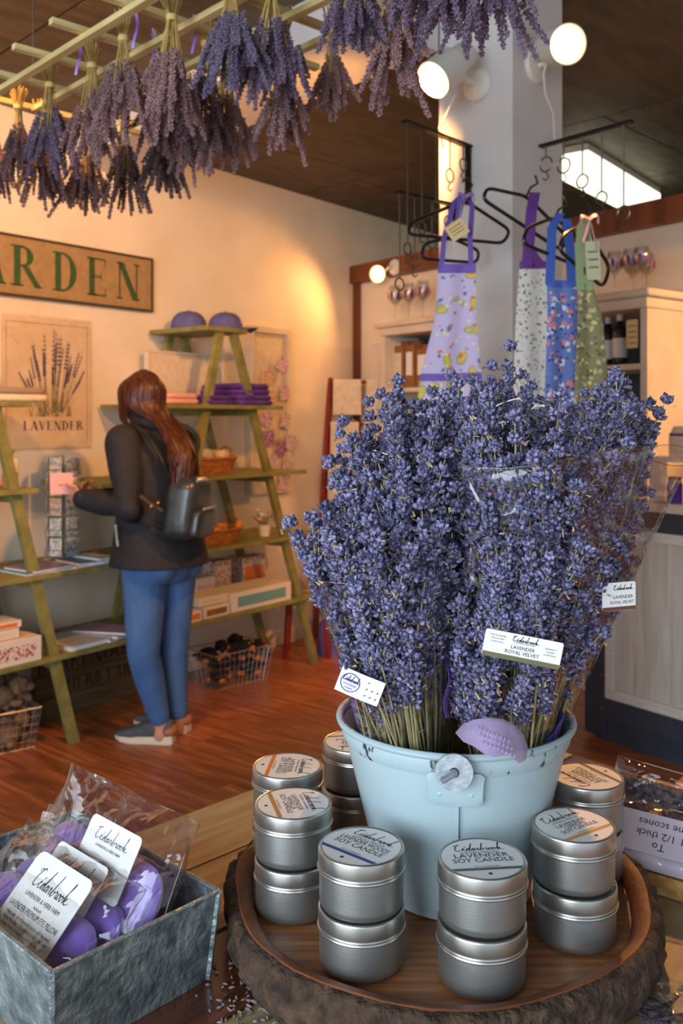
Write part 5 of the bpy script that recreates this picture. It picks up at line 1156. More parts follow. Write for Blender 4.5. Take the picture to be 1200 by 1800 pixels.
def apron(label, L, R, y0, y1, Y, m_, mband, straps, sw=.016, folds=5, amp=.012, waist=None, seed=0, mstrap=None, skirt=None):
    t = thing('apron', label, 'apron', loc=P((L(y1)+R(y1))/2, y1, Y), group='aprons hanging on the racks')
    def fn(u, v, lift=0):
        py = lerp(y0, y1, v); return P(lerp(L(py), R(py), u), py+4*math.sin(u*3+seed)*v, Y+amp*math.sin(u*folds*2+seed+v)*(.25+.75*v)-lift)
    vb = (waist-y0)/(y1-y0) if waist else 1
    wobj(MB().sheet(lambda u, v: fn(u, v*vb), 26, 24, .0025), 'bib', m_, t, ang=80)
    if waist:
        wobj(MB().sheet(lambda u, v: fn(u, lerp(vb, 1, v)), 26, 20, .0025), 'skirt', skirt or m_, t, ang=80)
        wobj(MB().sheet(lambda u, v: fn(u, vb-.012+.024*v, .005), 26, 2, .002), 'waistband', mband, t, ang=80)
    wobj(MB().sheet(lambda u, v: fn(u, -.006+.03*v, .005), 20, 2, .002), 'top_band', mband, t, ang=80)
    for s in straps:
        c = [P(x, y, z) for x, y, z in s]; sx = Vector((sw, .004, 0)); mb = MB()
        mb.sheet(lambda u, v: (lambda k: c[min(int(k), len(c)-2)].lerp(c[min(int(k), len(c)-2)+1], k-min(int(k), len(c)-2)))(v*(len(c)-1))+sx*(u-.5), 2, 12, .0015)
        wobj(mb, 'strap', mstrap or mband, t, ang=80)
    return t
def tagcard(t, px, py, Y, w_, h, rot, m_, strpts):
    ax = Vector((math.cos(rot), .1, math.sin(rot))); ay = Vector((-math.sin(rot), 0, math.cos(rot))); o, f = card(t, 'paper_tag', P(px, py, Y), ax, ay, w_, h, m_, rr=.05, thick=.001)
    mb = MB()
    for k in range(3): mb.add([f(-w_*.35, h*(.2-.2*k)), f(w_*.35, h*(.2-.2*k)), f(w_*.35, h*(.25-.2*k)), f(-w_*.35, h*(.25-.2*k))], [(0, 1, 2, 3)])
    wobj(mb, 'print_lines', m_kraft, o, smooth=False); wobj(MB().tube([P(*q) for q in strpts], .001, 4), 'string', m_cord, t)
m_ap1 = floral('lilac_floral_cotton', (196, 180, 212), [((170, 164, 130), 17, .36, 1), ((214, 184, 70), 17, .25, 1), ((206, 120, 70), 34, .22, 7), ((110, 120, 140), 26, .2, 3), ((226, 214, 150), 40, .2, 11)])
m_ap1b = mat('violet_trim', (112, 88, 168), .8); m_ap2 = floral('white_sprig_cotton', (206, 200, 190), [((110, 108, 104), 55, .26, 2), ((150, 140, 140), 70, .24, 5)]); m_ap2b = mat('plum_trim', (104, 52, 132), .7)
m_ap3 = floral('blue_flower_cotton', (96, 116, 176), [((200, 198, 212), 40, .3, 1), ((206, 120, 110), 32, .26, 4), ((60, 70, 120), 50, .26, 8), ((226, 180, 150), 46, .2, 6)]); m_ap3b = mat('cobalt_trim', (60, 92, 176), .7)
m_ap4 = floral('olive_flower_cotton', (128, 122, 84), [((176, 166, 130), 46, .3, 2), ((206, 190, 110), 42, .24, 5), ((84, 88, 60), 55, .28, 9)]); m_ap4b = mat('sage_trim', (140, 158, 112), .8)
m_tag = mat('buff_tag', (222, 196, 140), .7)
t = apron('lilac flower print apron with violet trim on the left rack', pl((465, 770), (560, 764), (660, 738), (1000, 700)), pl((465, 836), (560, 836), (660, 846), (1000, 880)), 467, 1000, 2.74, m_ap1, m_ap1b,
      [[(776, 470, 2.735), (780, 420, 2.735), (798, 355, 2.76), (812, 342, 2.78)], [(828, 470, 2.735), (826, 420, 2.735), (830, 360, 2.76), (818, 342, 2.78)], [(808, 345, 2.74), (806, 370, 2.73), (804, 388, 2.72)]], waist=662, seed=1)
tagcard(t, 803, 404, 2.70, .06, .05, .6, m_tag, [(806, 388, 2.7), (810, 365, 2.72), (814, 345, 2.76)])
# printed jars on the lilac apron are the same print
apron('white sprig print apron with a plum bib strap beside the pillar', pl((462, 913), (560, 906), (900, 896)), pl((462, 962), (560, 966), (900, 985)), 462, 900, 2.78, m_ap2, m_ap2b,
      [[(926, 468, 2.76), (930, 420, 2.75), (934, 370, 2.75), (940, 338, 2.78)], [(952, 468, 2.77), (938, 450, 2.76), (926, 430, 2.75)]], seed=2, folds=4, sw=.034)
t = apron('blue flower print apron with cobalt trim in the middle', pl((495, 961), (560, 962), (900, 950)), pl((495, 1013), (560, 1016), (900, 1040)), 495, 900, 2.70, m_ap3, m_ap3b,
      [[(966, 500, 2.69), (968, 450, 2.68), (970, 400, 2.68), (985, 375, 2.70)], [(1004, 500, 2.69), (1002, 440, 2.68), (996, 385, 2.69)]], seed=3, folds=5, sw=.028)
t = apron('olive flower print apron with sage strap on the right', pl((500, 1018), (560, 1015), (900, 1000)), pl((500, 1040), (560, 1058), (680, 1068), (900, 1085)), 500, 900, 2.62, m_ap4, m_ap4b,
      [[(1020, 510, 2.61), (1018, 450, 2.60), (1020, 400, 2.62), (1030, 380, 2.64)], [(1036, 505, 2.61), (1036, 450, 2.60), (1030, 390, 2.62)]], seed=4, folds=4, sw=.024)
tagcard(t, 1042, 458, 2.59, .042, .11, .06, mat('sage_tag', (180, 186, 150), .7), [(1040, 425, 2.59), (1032, 405, 2.61), (1028, 392, 2.62)])
t = thing('ribbon_bow', 'pink satin bow tied at the top of the olive apron', 'bow', loc=P(1040, 400, 2.6)); m_bow = mat('pink_satin', (206, 150, 168), .4, sheen=.3)
for pts in ([(1036, 385), (1015, 370), (1022, 395)], [(1036, 385), (1055, 368), (1050, 392)], [(1036, 387), (1030, 410), (1024, 425)], [(1036, 387), (1044, 412), (1046, 440)]):
    a, b, c = [P(x, y, 2.59) for x, y in pts]; wobj(MB().sheet(lambda u, v: (a*(1-v)**2+b*2*v*(1-v)+c*v*v)+Vector((0, .016*(u-.5), .012*(u-.5))), 2, 8, .001), 'loop', m_bow, t, ang=80)
# violet bow on the lilac apron hook
t = thing('ribbon_bow', 'violet bow at the hook of the lilac apron', 'bow', loc=P(818, 345, 2.76))
for pts in ([(818, 346), (800, 332), (806, 352)], [(818, 346), (836, 334), (832, 352)], [(818, 347), (812, 362), (810, 374)]):
    a, b, c = [P(x, y, 2.75) for x, y in pts]; wobj(MB().sheet(lambda u, v: (a*(1-v)**2+b*2*v*(1-v)+c*v*v)+Vector((0, .014*(u-.5), .014*(u-.5))), 2, 8, .001), 'loop', m_violetribbon, t, ang=80)
# ================================================================== HUTCHES
def qbox(mb, s0, s1, d0, d1, z0, z1):
    c = [Qp(s0, d0), Qp(s1, d0), Qp(s1, d1), Qp(s0, d1)]
    return mb.add([Vector((q.x, q.y, z)) for z in (z0, z1) for q in c], [(3, 2, 1, 0), (4, 5, 6, 7), (0, 1, 5, 4), (1, 2, 6, 5), (2, 3, 7, 6), (3, 0, 4, 7)])
def hutch(label, s0, s1, dp, zt, shelves, zb=0):
    t = thing('hutch', label, 'cabinet', loc=Qp((s0+s1)/2, dp/2, 0), rz=QR, group='cream hutches along the partition')
    for a, b in ((s0, s0+.035), (s1-.035, s1)): wobj(qbox(MB(), a, b, .02, dp, zb, zt), 'side_panel', m_hutch, t, smooth=False)
    wobj(qbox(MB(), s0+.035, s1-.035, .005, .02, zb, zt), 'back_panel', m_hutchin, t, smooth=False)
    wobj(qbox(MB(), s0-.01, s1+.01, .0, dp+.015, zt-.05, zt), 'cornice', m_hutch, t, smooth=False, bevel=.006); wobj(qbox(MB(), s0-.035, s1+.035, .0, dp+.04, zt, zt+.035), 'cornice', m_hutch, t, smooth=False, bevel=.01)
    for z in shelves: wobj(qbox(MB(), s0+.035, s1-.035, .02, dp-.01, z-.025, z), 'shelf', m_hutch, t, smooth=False)
    if zb: wobj(qbox(MB(), s0+.035, s1-.035, .02, dp, zb, zb+.03), 'bottom_board', m_hutch, t, smooth=False); return t
    wobj(qbox(MB(), s0, s1, .02, dp, 0, .85), 'base_cabinet', m_hutch, t, smooth=False)
    for a, b in ((s0+.03, (s0+s1)/2-.01), ((s0+s1)/2+.01, s1-.03)):
        dr = wobj(qbox(MB(), a, b, dp, dp+.015, .08, .82), 'door', m_hutch, t, smooth=False, bevel=.004); wobj(MB().ball(Qp(b-.05, dp+.025, .5), .014), 'knob', m_ring, dr)
    return t
h1s, h1z = QS(658, 572, .34); h1e = h1s+.95; zt1 = h1z-.02
hutch('cream hutch with kraft bags, left behind the lilac apron', h1s+.02, h1e, .30, zt1, [QS(700, 682, .3)[1], 1.35])
zs = QS(700, 682, .3)[1]
for k, (p0, p1, hh) in enumerate(((688, 708, .30), (711, 727, .30), (731, 752, .27))):
    a, b = QS(p0, 600, .22)[0], QS(p1, 600, .22)[0]; t = thing('kraft_bag', ['kraft paper bag leftmost in the left hutch', 'kraft paper bag in the middle of the left hutch', 'kraft paper bag nearest the lilac apron'][k], 'bag', loc=Qp((a+b)/2, .16, zs), group='kraft bags in the left hutch')
    wobj(qbox(MB(), a, b, .10, .22, zs, zs+hh*.9), 'bag_body', m_kraft, t, smooth=False, bevel=.006); wobj(qbox(MB(), a+.004, b-.004, .14, .17, zs+hh*.89, zs+hh), 'folded_top', m_kraft, t, smooth=False); wobj(qbox(MB(), a+.015, b-.015, .22, .2215, zs+.08, zs+hh*.75), 'label', m_paper if k else m_cream, t, smooth=False)
h2e, h2z = QS(1130, 512, .45); zt2 = h2z-.02; h2s = h2e-.66
zsh = QS(1090, 641, .4)[1]
hutch('cream hutch with bottles, its orange lit side at the right', h2s, h2e, .42, zt2, [zsh, zsh-.36], zb=1.1005)
def bottle(label, p, sc, tagged=True):
    t = thing('wine_bottle', label, 'bottle', loc=p, group='dark bottles in the right hutch')
    MB().lathe([(0, 0), (.036*sc, 0), (.038*sc, .005), (.038*sc, .17*sc), (.034*sc, .195*sc), (.016*sc, .225*sc), (.0145*sc, .285*sc), (.016*sc, .287*sc), (.016*sc, .295*sc), (0, .295*sc)], 24, capb=False, capt=False).obj('glass', m_bottle, t)
    MB().lathe([(.0385*sc, .045*sc), (.0385*sc, .145*sc)], 24, capb=False, capt=False).obj('label', m_paper, t); MB().lathe([(.0158*sc, .235*sc), (.0165*sc, .26*sc), (.017*sc, .298*sc), (0, .299*sc)], 18, capb=False, capt=False).obj('capsule', m_paper, t)
    return t
a = QS(1089, 600, .28)[0]; bottle('dark wine bottle with a white label and cap in the right hutch', Qp(a, .28, zsh), .92)
a2 = QS(1064, 600, .28)[0]; bottle('dark wine bottle half hidden behind the olive apron', Qp(a2-.03, .22, zsh), .92)
t = thing('price_sign', 'buff price card hanging at the right of the bottle', 'sign', loc=Qp(h2e-.06, .405, zsh+.12))
wobj(qbox(MB(), QS(1100, 600, .41)[0], QS(1120, 600, .41)[0], .405, .408, QS(1110, 612, .41)[1], QS(1110, 562, .41)[1]), 'card', m_tag, t, smooth=False)
mb = MB()
for k in range(4): qbox(mb, QS(1103, 600, .41)[0], QS(1117, 600, .41)[0], .408, .4085, QS(1110, 604-k*10, .41)[1], QS(1110, 602-k*10, .41)[1])
wobj(mb, 'print_lines', m_kraft, t, smooth=False)
m_motif = mat('violet_glass_motif', (118, 52, 110), .4)
def glass(label, p, group, sc=1.0):
    t = thing('wine_glass', label, 'glass', loc=p, group=group)
    MB().lathe([(0, 0), (.032*sc, 0), (.03*sc, .004), (.004*sc, .010), (.0035*sc, .10*sc), (.012*sc, .112*sc), (.034*sc, .135*sc), (.041*sc, .165*sc), (.038*sc, .20*sc), (.032*sc, .225*sc), (.031*sc, .225*sc), (.036*sc, .2*sc), (.039*sc, .165*sc), (.032*sc, .137*sc), (0, .12*sc)], 24, capb=False, capt=False).obj('bowl', m_glass, t)
    for k in range(6):
        a = k*math.pi/3; c = Vector((math.cos(a)*.0405*sc, math.sin(a)*.0405*sc, .165*sc)); R = Matrix.Rotation(a, 3, 'Z'); MB().ball(c, (.002, .010*sc, .024*sc), 8, 6, R=R).obj('motif', m_motif, t)
    return t
for k, px in enumerate((694, 718, 743)): glass(['stemmed glass with violet motif leftmost on the left hutch', 'stemmed glass with violet motif in the middle on the left hutch', 'stemmed glass with violet motif nearest the apron on the left hutch'][k], Qp(QS(px, 570, .18)[0], .18, zt1+.0355), 'glasses on the left hutch', 1.1)
for k, (px, d) in enumerate(((1080, .3), (1108, .3), (1128, .3), (1112, .16), (1136, .16))): glass(['leftmost stemmed glass on the right hutch', 'front middle stemmed glass on the right hutch', 'front right stemmed glass on the right hutch', 'back left stemmed glass on the right hutch', 'back right stemmed glass on the right hutch'][k], Qp(QS(px, 500, d)[0], d, zt2+.0355), 'glasses on the right hutch', .95)
# ================================================================== SALES COUNTER
m_navy = mat('navy_counter_paint', (46, 54, 66), .5, c2=(54, 62, 76), scale=10); m_ply = mat('grey_washed_wood', (176, 170, 160), .6, c2=(210, 204, 194), scale=3, stretch=(9, 1.5, .7), detail=6, lo=.3, hi=.7, vary=.05, dist=.6)
m_cframe = mat('whitewashed_frame', (222, 216, 208), .6, c2=(206, 200, 192), scale=12, stretch=(1, 1, 6)); m_ctop = mat('pale_counter_top', (214, 200, 184), .45)
c0 = G(1027, 1292); CU = Vector((QU.x, QU.y, 0)); CNn = Vector((-QU.y, QU.x, 0)); CNn = CNn if CNn.y > 0 else -CNn; ct = 1.10; cl = 1.5; cd = .5
CR = math.atan2(CU.y, CU.x)
t = thing('sales_counter', 'sales counter with grey wood panels in a navy frame', 'counter', loc=c0+CU*cl/2+CNn*cd/2, rz=CR)
def cb(name, x0, x1, y0, y1, z0, z1, m_, par=None, bv=.003): return MB().box(((x0+x1)/2-cl/2, (y0+y1)/2-cd/2, (z0+z1)/2), (x1-x0, y1-y0, z1-z0)).obj(name, m_, par or t, smooth=False, bevel=bv)
cb('carcass', .02, cl-.02, .03, cd, .1, ct-.04, m_navy); cb('kick_board', .06, cl, .012, .05, 0, .13, m_navy); cb('corner_post', 0, .115, 0, .10, .02, ct-.04, m_navy)
cb('bottom_rail', .115, cl, .002, .04, .10, .20, m_navy); cb('top_rail', .115, cl, .002, .04, ct-.13, ct-.04, m_navy); cb('worktop', -.03, cl+.03, -.03, cd+.02, ct-.04, ct, m_ctop)
x = .115
for k in range(2):
    w_ = .66; z0, z1 = .20, ct-.13
    for a, b, c, d in ((x, x+.045, z0, z1), (x+w_-.045, x+w_, z0, z1), (x+.045, x+w_-.045, z0, z0+.045), (x+.045, x+w_-.045, z1-.045, z1)): cb('frame_moulding', a, b, -.004, .03, c, d, m_cframe)
    cb('wood_panel', x+.045, x+w_-.045, .012, .03, z0+.045, z1-.045, m_ply, bv=0); x += w_
for z in (.15, .30): MB().ball((.10-cl/2, -.003-cd/2, z), .009, 10, 6).obj('bolt', m_ring, t)
# things on the counter seen past the bouquet
def cpt(x, y, z): q = c0+CU*x+CNn*y; return Vector((q.x, q.y, ct+z))
t = thing('riser_shelf', 'small pale wooden riser on the counter at the right edge', 'shelf', loc=cpt(.55, .04, 0.0003), rz=CR)
MB().box((0, 0, .185), (.42, .11, .02)).obj('top', m_ctop, t, smooth=False)
for sx in (-1, 1): MB().box((sx*.19, 0, .0875), (.02, .1, .175)).obj('upright', m_ctop, t, smooth=False)
for k, lab in enumerate(('small dark purple jar leftmost under the counter riser', 'small dark purple jar in the middle under the counter riser', 'small dark purple jar rightmost under the counter riser')):
    p = cpt(.44+k*.1, .04, .0006); t = thing('jar', lab, 'jar', loc=p, group='purple jars under the riser'); MB().lathe([(0, 0), (.03, 0), (.032, .01), (.032, .08), (.026, .09)], 20, capb=False).obj('body', m_purple, t); MB().lathe([(.028, .085), (.028, .11), (0, .112)], 20, capb=False, capt=False).obj('lid', m_kraft, t)
q = cpt(.50, .04, .1958); t = thing('linen_pouch', 'beige linen pouch with a purple cord on the riser', 'pouch', loc=q, rz=CR)
MB().sheet(lambda u, v: Vector((math.cos(2*math.pi*u)*.085*(1-.3*max(0, v-.7)/.3), math.sin(2*math.pi*u)*.04, .13*v)), 24, 8).obj('body', m_cream, t); MB().tube([Vector((math.cos(a)*.075, math.sin(a)*.045, .095)) for a in [k*math.pi/10 for k in range(20)]], .006, 6, closed=True).obj('cord', m_purple, t)
# ================================================================== SHOPPER
PC = Vector((-.815, 4.06, 0)); pf = Vector((-.86, .51, 0)).normalized(); pl_ = Vector((-pf.y, pf.x, 0))
if pl_.y > 0: pl_ = -pl_
def B(f, l, z): return PC+pf*f+pl_*l+Vector((0, 0, z))
def loft(mb, rings, n=20):
    # rings: (centre, axisA, axisB) ; superellipse sections
    vs = []; fs = []
    for c, a, b in rings:
        for k in range(n): t_ = 2*math.pi*k/n; vs.append(c+a*math.cos(t_)+b*math.sin(t_))
    for i in range(len(rings)-1):
        for k in range(n): l = (k+1) % n; fs.append((i*n+k, i*n+l, (i+1)*n+l, (i+1)*n+k))
    fs.append(tuple(range(n))[::-1]); fs.append(tuple((len(rings)-1)*n+k for k in range(n))); mb.add(vs, fs)
def limb(mb, pts, rs, n=14): mb.tube(pts, rs, n); [mb.ball(p, r*.99, 12, 8) for p, r in zip(pts, rs)]
def remesh(o, vox, it=8):
    m = o.modifiers.new('remesh', 'REMESH'); m.mode = 'VOXEL'; m.voxel_size = vox; m.use_smooth_shade = True
    s = o.modifiers.new('smooth', 'SMOOTH'); s.factor = .5; s.iterations = it
m_skin = mat('skin', (206, 148, 118), .55, c2=(196, 134, 104), scale=20); m_jacket = mat('charcoal_softshell', (24, 24, 30), .8, c2=(31, 31, 38), scale=30, bump=.25, bscale=14)
m_jean = mat('blue_denim', (52, 88, 142), .85, c2=(84, 122, 172), scale=7, stretch=(1, 1, .5), bump=.25, bscale=22, lo=.3, hi=.72); m_hair = mat('auburn_hair', (36, 17, 11), .45, c2=(84, 38, 19), scale=70, stretch=(1, 1, .12), vary=.0)
pt = thing('person', 'shopper in dark jacket and blue jeans reaching toward the card spinner', 'person', loc=PC)
hd = B(.085, .015, 1.545)                      # head centre
lh = P(121, 862, 3.93); lw = P(141, 876, 3.92); le = P(226, 893, 3.84); ls = B(.035, .185, 1.355)
rh = P(163, 866, 4.20); rw = P(178, 872, 4.22); re = B(.10, -.24, 1.08); rs_ = B(.035, -.185, 1.355)
lhip, lkn, lan = B(0, .085, .86), P(252, 1150, 4.02), P(283, 1272, 4.078)
rhip, rkn, ran = B(-.01, -.095, .86), P(304, 1150, 4.18), P(313, 1262, 4.215)
# ---- body: one continuous skin surface
mb = MB()
loft(mb, [(B(0, 0, .84), pf*.09, pl_*.14), (B(0, 0, .95), pf*.10, pl_*.15), (B(.01, 0, 1.1), pf*.085, pl_*.125), (B(.02, 0, 1.27), pf*.10, pl_*.155), (B(.03, 0, 1.36), pf*.075, pl_*.14), (B(.045, 0, 1.42), pf*.05, pl_*.06)])
limb(mb, [B(.045, 0, 1.38), B(.07, .01, 1.47), hd], [.052, .05, .05]); mb.ball(hd+Vector((0, 0, .012)), (.076, .088, .108), 20, 14, R=Matrix.Rotation(math.atan2(pf.y, pf.x)+math.pi/2, 3, 'Z'))
mb.ball(hd+pf*.045-Vector((0, 0, .045)), (.05, .05, .055), 14, 10); mb.ball(hd+pf*.103-Vector((0, 0, .015)), (.013, .013, .017), 8, 6); mb.ball(hd+pf*.088-Vector((0, 0, .055)), (.016, .022, .01), 10, 6)
for s in (-1, 1): mb.ball(hd+pl_*s*.078-Vector((0, 0, .012)), (.012, .018, .03), 10, 7)
limb(mb, [ls, le, lw], [.05, .038, .026]); limb(mb, [rs_, re, rw], [.05, .038, .026])
limb(mb, [lhip, lkn, lan, lan-Vector((0, 0, .05))], [.078, .055, .037, .036]); limb(mb, [rhip, rkn, ran, ran-Vector((0, 0, .05))], [.078, .055, .037, .036])
def hand(mb, w, tip, up, side):
    d = (tip-w).normalized(); side = (side-d*side.dot(d)).normalized(); up = d.cross(side)
    mb.ball(w+d*.045, (.02, .02, .02)); 
    for k in range(4): mb.tube([w+side*(k-1.5)*.008, w+d*.04+side*(k-1.5)*.018], [.016, .013], 8)
    for k, L in enumerate((.062, .072, .068, .054)):
        a = w+d*.05+side*(k-1.5)*.018; limb(mb, [a, a+d*L*.45-up*.004, a+d*L*.75-up*.02, a+d*L*.85-up*.036], [.0095, .009, .0085, .0075], 8)
    a = w+d*.018+side*.028; limb(mb, [a, a+side*.02+d*.022-up*.01, a+side*.018+d*.05-up*.022], [.011, .010, .0085], 8)
hand(mb, lw, lh, Vector((0, 0, 1)), Vector((0, -.4, .9))); hand(mb, rw, rh, Vector((0, 0, 1)), Vector((0, .4, .9)))
bo = wobj(mb, 'body', m_skin, pt); remesh(bo, .0062, 4)
for s in (-1, 1):
    e = wobj(MB().ball(hd+pf*.079+pl_*s*.03+Vector((0, 0, .012)), .011, 10, 8), 'eye', m_paper, pt); wobj(MB().ball(hd+pf*.088+pl_*s*.031+Vector((0, 0, .012)), .0045, 8, 6), 'iris', m_blackplastic, e)
wobj(MB().ball(hd+pf*.092-Vector((0, 0, .055)), (.012, .02, .006), 10, 6), 'lips', mat('lips', (176, 96, 88), .5), pt)
# ---- jacket
mb = MB()
loft(mb, [(B(-.005, 0, .815), pf*.215, pl_*.235), (B(-.005, 0, .87), pf*.198, pl_*.225), (B(0, 0, .97), pf*.175, pl_*.212), (B(.005, 0, 1.08), pf*.155, pl_*.2), (B(.01, 0, 1.2), pf*.155, pl_*.205), (B(.02, 0, 1.30), pf*.142, pl_*.205), (B(.03, 0, 1.365), pf*.11, pl_*.175), (B(.045, 0, 1.415), pf*.085, pl_*.105), (B(.06, .0, 1.455), pf*.078, pl_*.088), (B(.072, .005, 1.49), pf*.083, pl_*.086)], 28)
limb(mb, [ls, ls.lerp(le, .5)+Vector((.004, 0, 0)), le, le.lerp(lw, .5), lw.lerp(le, .06)], [.082, .074, .064, .056, .047]); limb(mb, [rs_, re, rw.lerp(re, .1)], [.08, .062, .047])
mb.ball(B(-.07, 0, 1.39), (.05, .075, .05), 16, 10, R=Matrix.Rotation(math.atan2(pf.y, pf.x), 3, 'Z'))   # hood lying on the back
limb(mb, [B(.05, .085, 1.45), B(-.01, .09, 1.44), B(-.06, .06, 1.43)], [.02, .026, .028])
ja = wobj(mb, 'jacket', m_jacket, pt); remesh(ja, .0085, 5)
wobj(MB().tube([P(203, 922, 3.865), P(205, 945, 3.86), P(207, 960, 3.86)], .005, 6), 'pocket_zip', m_zincd, ja); wobj(MB().tube([P(146, 884, 3.872), P(140, 868, 3.872)], .004, 5), 'cuff_seam', m_blackplastic, ja)
# ---- jeans
mb = MB()
loft(mb, [(B(-.01, 0, .93), pf*.125, pl_*.17), (B(-.02, 0, .86), pf*.142, pl_*.182), (B(-.025, 0, .80), pf*.14, pl_*.18), (B(-.02, 0, .74), pf*.11, pl_*.16)], 24)
limb(mb, [lhip+Vector((0, 0, -.02)), lhip.lerp(lkn, .4), lkn, lkn.lerp(lan, .35), lan.lerp(lkn, .1)], [.108, .094, .072, .068, .047]); limb(mb, [rhip+Vector((0, 0, -.02)), rhip.lerp(rkn, .4), rkn, rkn.lerp(ran, .35), ran.lerp(rkn, .1)], [.108, .094, .070, .064, .046])
for s in (-1, 1): mb.ball(B(-.085, s*.085, .83), (.085, .085, .09), 14, 10)
je = wobj(mb, 'jeans', m_jean, pt); remesh(je, .0085, 5)
def jseam(pts): wobj(MB().tube([P(*p) for p in pts], .0025, 5), 'seam', mat('denim_seam', (116, 146, 186), .9), je)
# ---- shoes
m_shoe = mat('grey_knit_shoe', (74, 76, 82), .85, c2=(92, 94, 100), scale=80, bump=.3, bscale=150); m_shoeh = mat('brown_heel_leather', (166, 104, 62), .6); m_sole = mat('cream_foam_sole', (216, 206, 182), .7)
def shoe(heel, toe, label):
    d = (toe-heel); L = d.length; d.normalize(); s = Vector((-d.y, d.x, 0)); q = lambda f, l, z: heel+d*f*L+s*l+Vector((0, 0, z))
    t = wobj((lambda mb: (loft(mb, [(q(.02, 0, .066), s*.030, Vector((0, 0, .036))), (q(.12, 0, .070), s*.041, Vector((0, 0, .048))), (q(.3, 0, .068), s*.043, Vector((0, 0, .047))), (q(.5, 0, .058), s*.042, Vector((0, 0, .036))), (q(.72, 0, .046), s*.046, Vector((0, 0, .026))), (q(.9, 0, .038), s*.038, Vector((0, 0, .018))), (q(.99, 0, .034), s*.02, Vector((0, 0, .010)))], 18), mb)[1])(MB()), label, m_shoe, pt)
    mb = MB(); prof = [(0, .028), (.1, .036), (.3, .038), (.5, .040), (.72, .047), (.88, .042), (.97, .026), (1.02, .008)]
    poly = [(f, w_) for f, w_ in prof]+[(f, -w_) for f, w_ in prof[::-1]]
    mb.prism(poly, lambda x, y, k: q(x, y, .001+k+(.010*max(0, x-.8)/.2 if k == 0 else (.012 if x < .3 else 0))), .030)
    wobj(mb, 'sole', m_sole, t, smooth=False, bevel=.006)
    wobj(MB().ball(q(.085, 0, .060), (.040, .0425, .030), 14, 8, R=Matrix.Rotation(math.atan2(d.y, d.x), 3, 'Z')), 'heel_counter', m_shoeh, t)
    for k in range(4): wobj(MB().tube([q(.42+.07*k, -.03, .084-.011*k), q(.44+.07*k, 0, .098-.012*k), q(.42+.07*k, .03, .084-.011*k)], .0035, 6), 'lace', m_blackplastic, t)
    mb = MB(); sg = s if s.y < 0 else -s; base_ = q(.36, 0, .045)+sg*.044
    serif_word(mb, 'N', lambda x, y: base_+d*x+Vector((0, 0, y))-sg*.012*(y/.04), .0, 0, .042, 1.2); wobj(mb, 'side_mark', m_blackplastic, t, smooth=False)
shoe(G(304, 1312)+Vector((0, .03, 0)), G(200, 1308)+Vector((0, .05, 0)), 'shoe'); shoe(G(330, 1292)+Vector((0, .03, 0)), G(232, 1283)+Vector((0, .07, 0)), 'shoe')
# ---- hair: a shell over the skull and long locks down the back
mb = MB(); Rh = Matrix.Rotation(math.atan2(pf.y, pf.x)+math.pi/2, 3, 'Z')
mb.ball(hd-pf*.012+Vector((0, 0, .022)), (.088, .096, .110), 22, 14, R=Rh); mb.ball(hd-pf*.05-Vector((0, 0, .04)), (.075, .06, .1), 16, 10, R=Rh)
hs = wobj(mb, 'hair', m_hair, pt); r = random.Random(9); lk = MB()
up = Vector((0, 0, 1))
for k in range(150):
    ph = math.radians(r.uniform(-118, 118)); dr = -pf*math.cos(ph)+pl_*math.sin(ph); lay = r.uniform(0, .014); front = abs(ph) > math.radians(85)
    crown = hd+up*(.128+lay*.3)-pf*.01+dr*.012; a = hd+dr*(.088+lay)+up*.06; b = hd+dr*(.092+lay)-up*.03
    if front and ph > 0: pts = [crown, a, b, hd+dr*.085+pf*.02-up*.09, hd+dr*.07+pf*.0-up*.125]; w_ = .007
    else:
        l = math.sin(ph)*.075; e = r.uniform(.30, .42); q = .20+lay+.05*math.cos(ph)
        pts = [crown, a, b, hd-pf*.165+pl_*(l*.95+.02)-up*.11, hd-pf*(q+.035)+pl_*(l+.035)-up*.21, hd-pf*(q+.065)+pl_*(l+.05+r.uniform(-.015, .015))-up*e*.85, hd-pf*(q+.06)+pl_*(l*.9+.05+r.uniform(-.02, .02))-up*e]; w_ = .010
    sm = []
    for i in range(len(pts)-1):
        p0, p1, p2, p3 = pts[max(i-1, 0)], pts[i], pts[i+1], pts[min(i+2, len(pts)-1)]
        for j in range(4): t_ = j/4; sm.append(.5*((2*p1)+(p2-p0)*t_+(2*p0-5*p1+4*p2-p3)*t_*t_+(3*p1-p0-3*p2+p3)*t_**3))
    sm.append(pts[-1]); n_ = len(sm); lk.tube(sm, [w_*(.6+.5*math.sin(math.pi*min(1, (i+1)/n_*1.15)))*(1 if i < n_-2 else .4) for i in range(n_)], 5, flat=.45)
o = wobj(lk, 'hair_locks', m_hair, hs); o['kind'] = 'stuff'
# ---- small things in the hands
o, _ = card(None, 'greeting_card', P(108, 850, 3.90), (.8, .6, 0), (0, .1, 1), .10, .09, m_pink, thick=.003); tag(o, 'pink greeting card held in the shopper hand at the spinner', 'card')
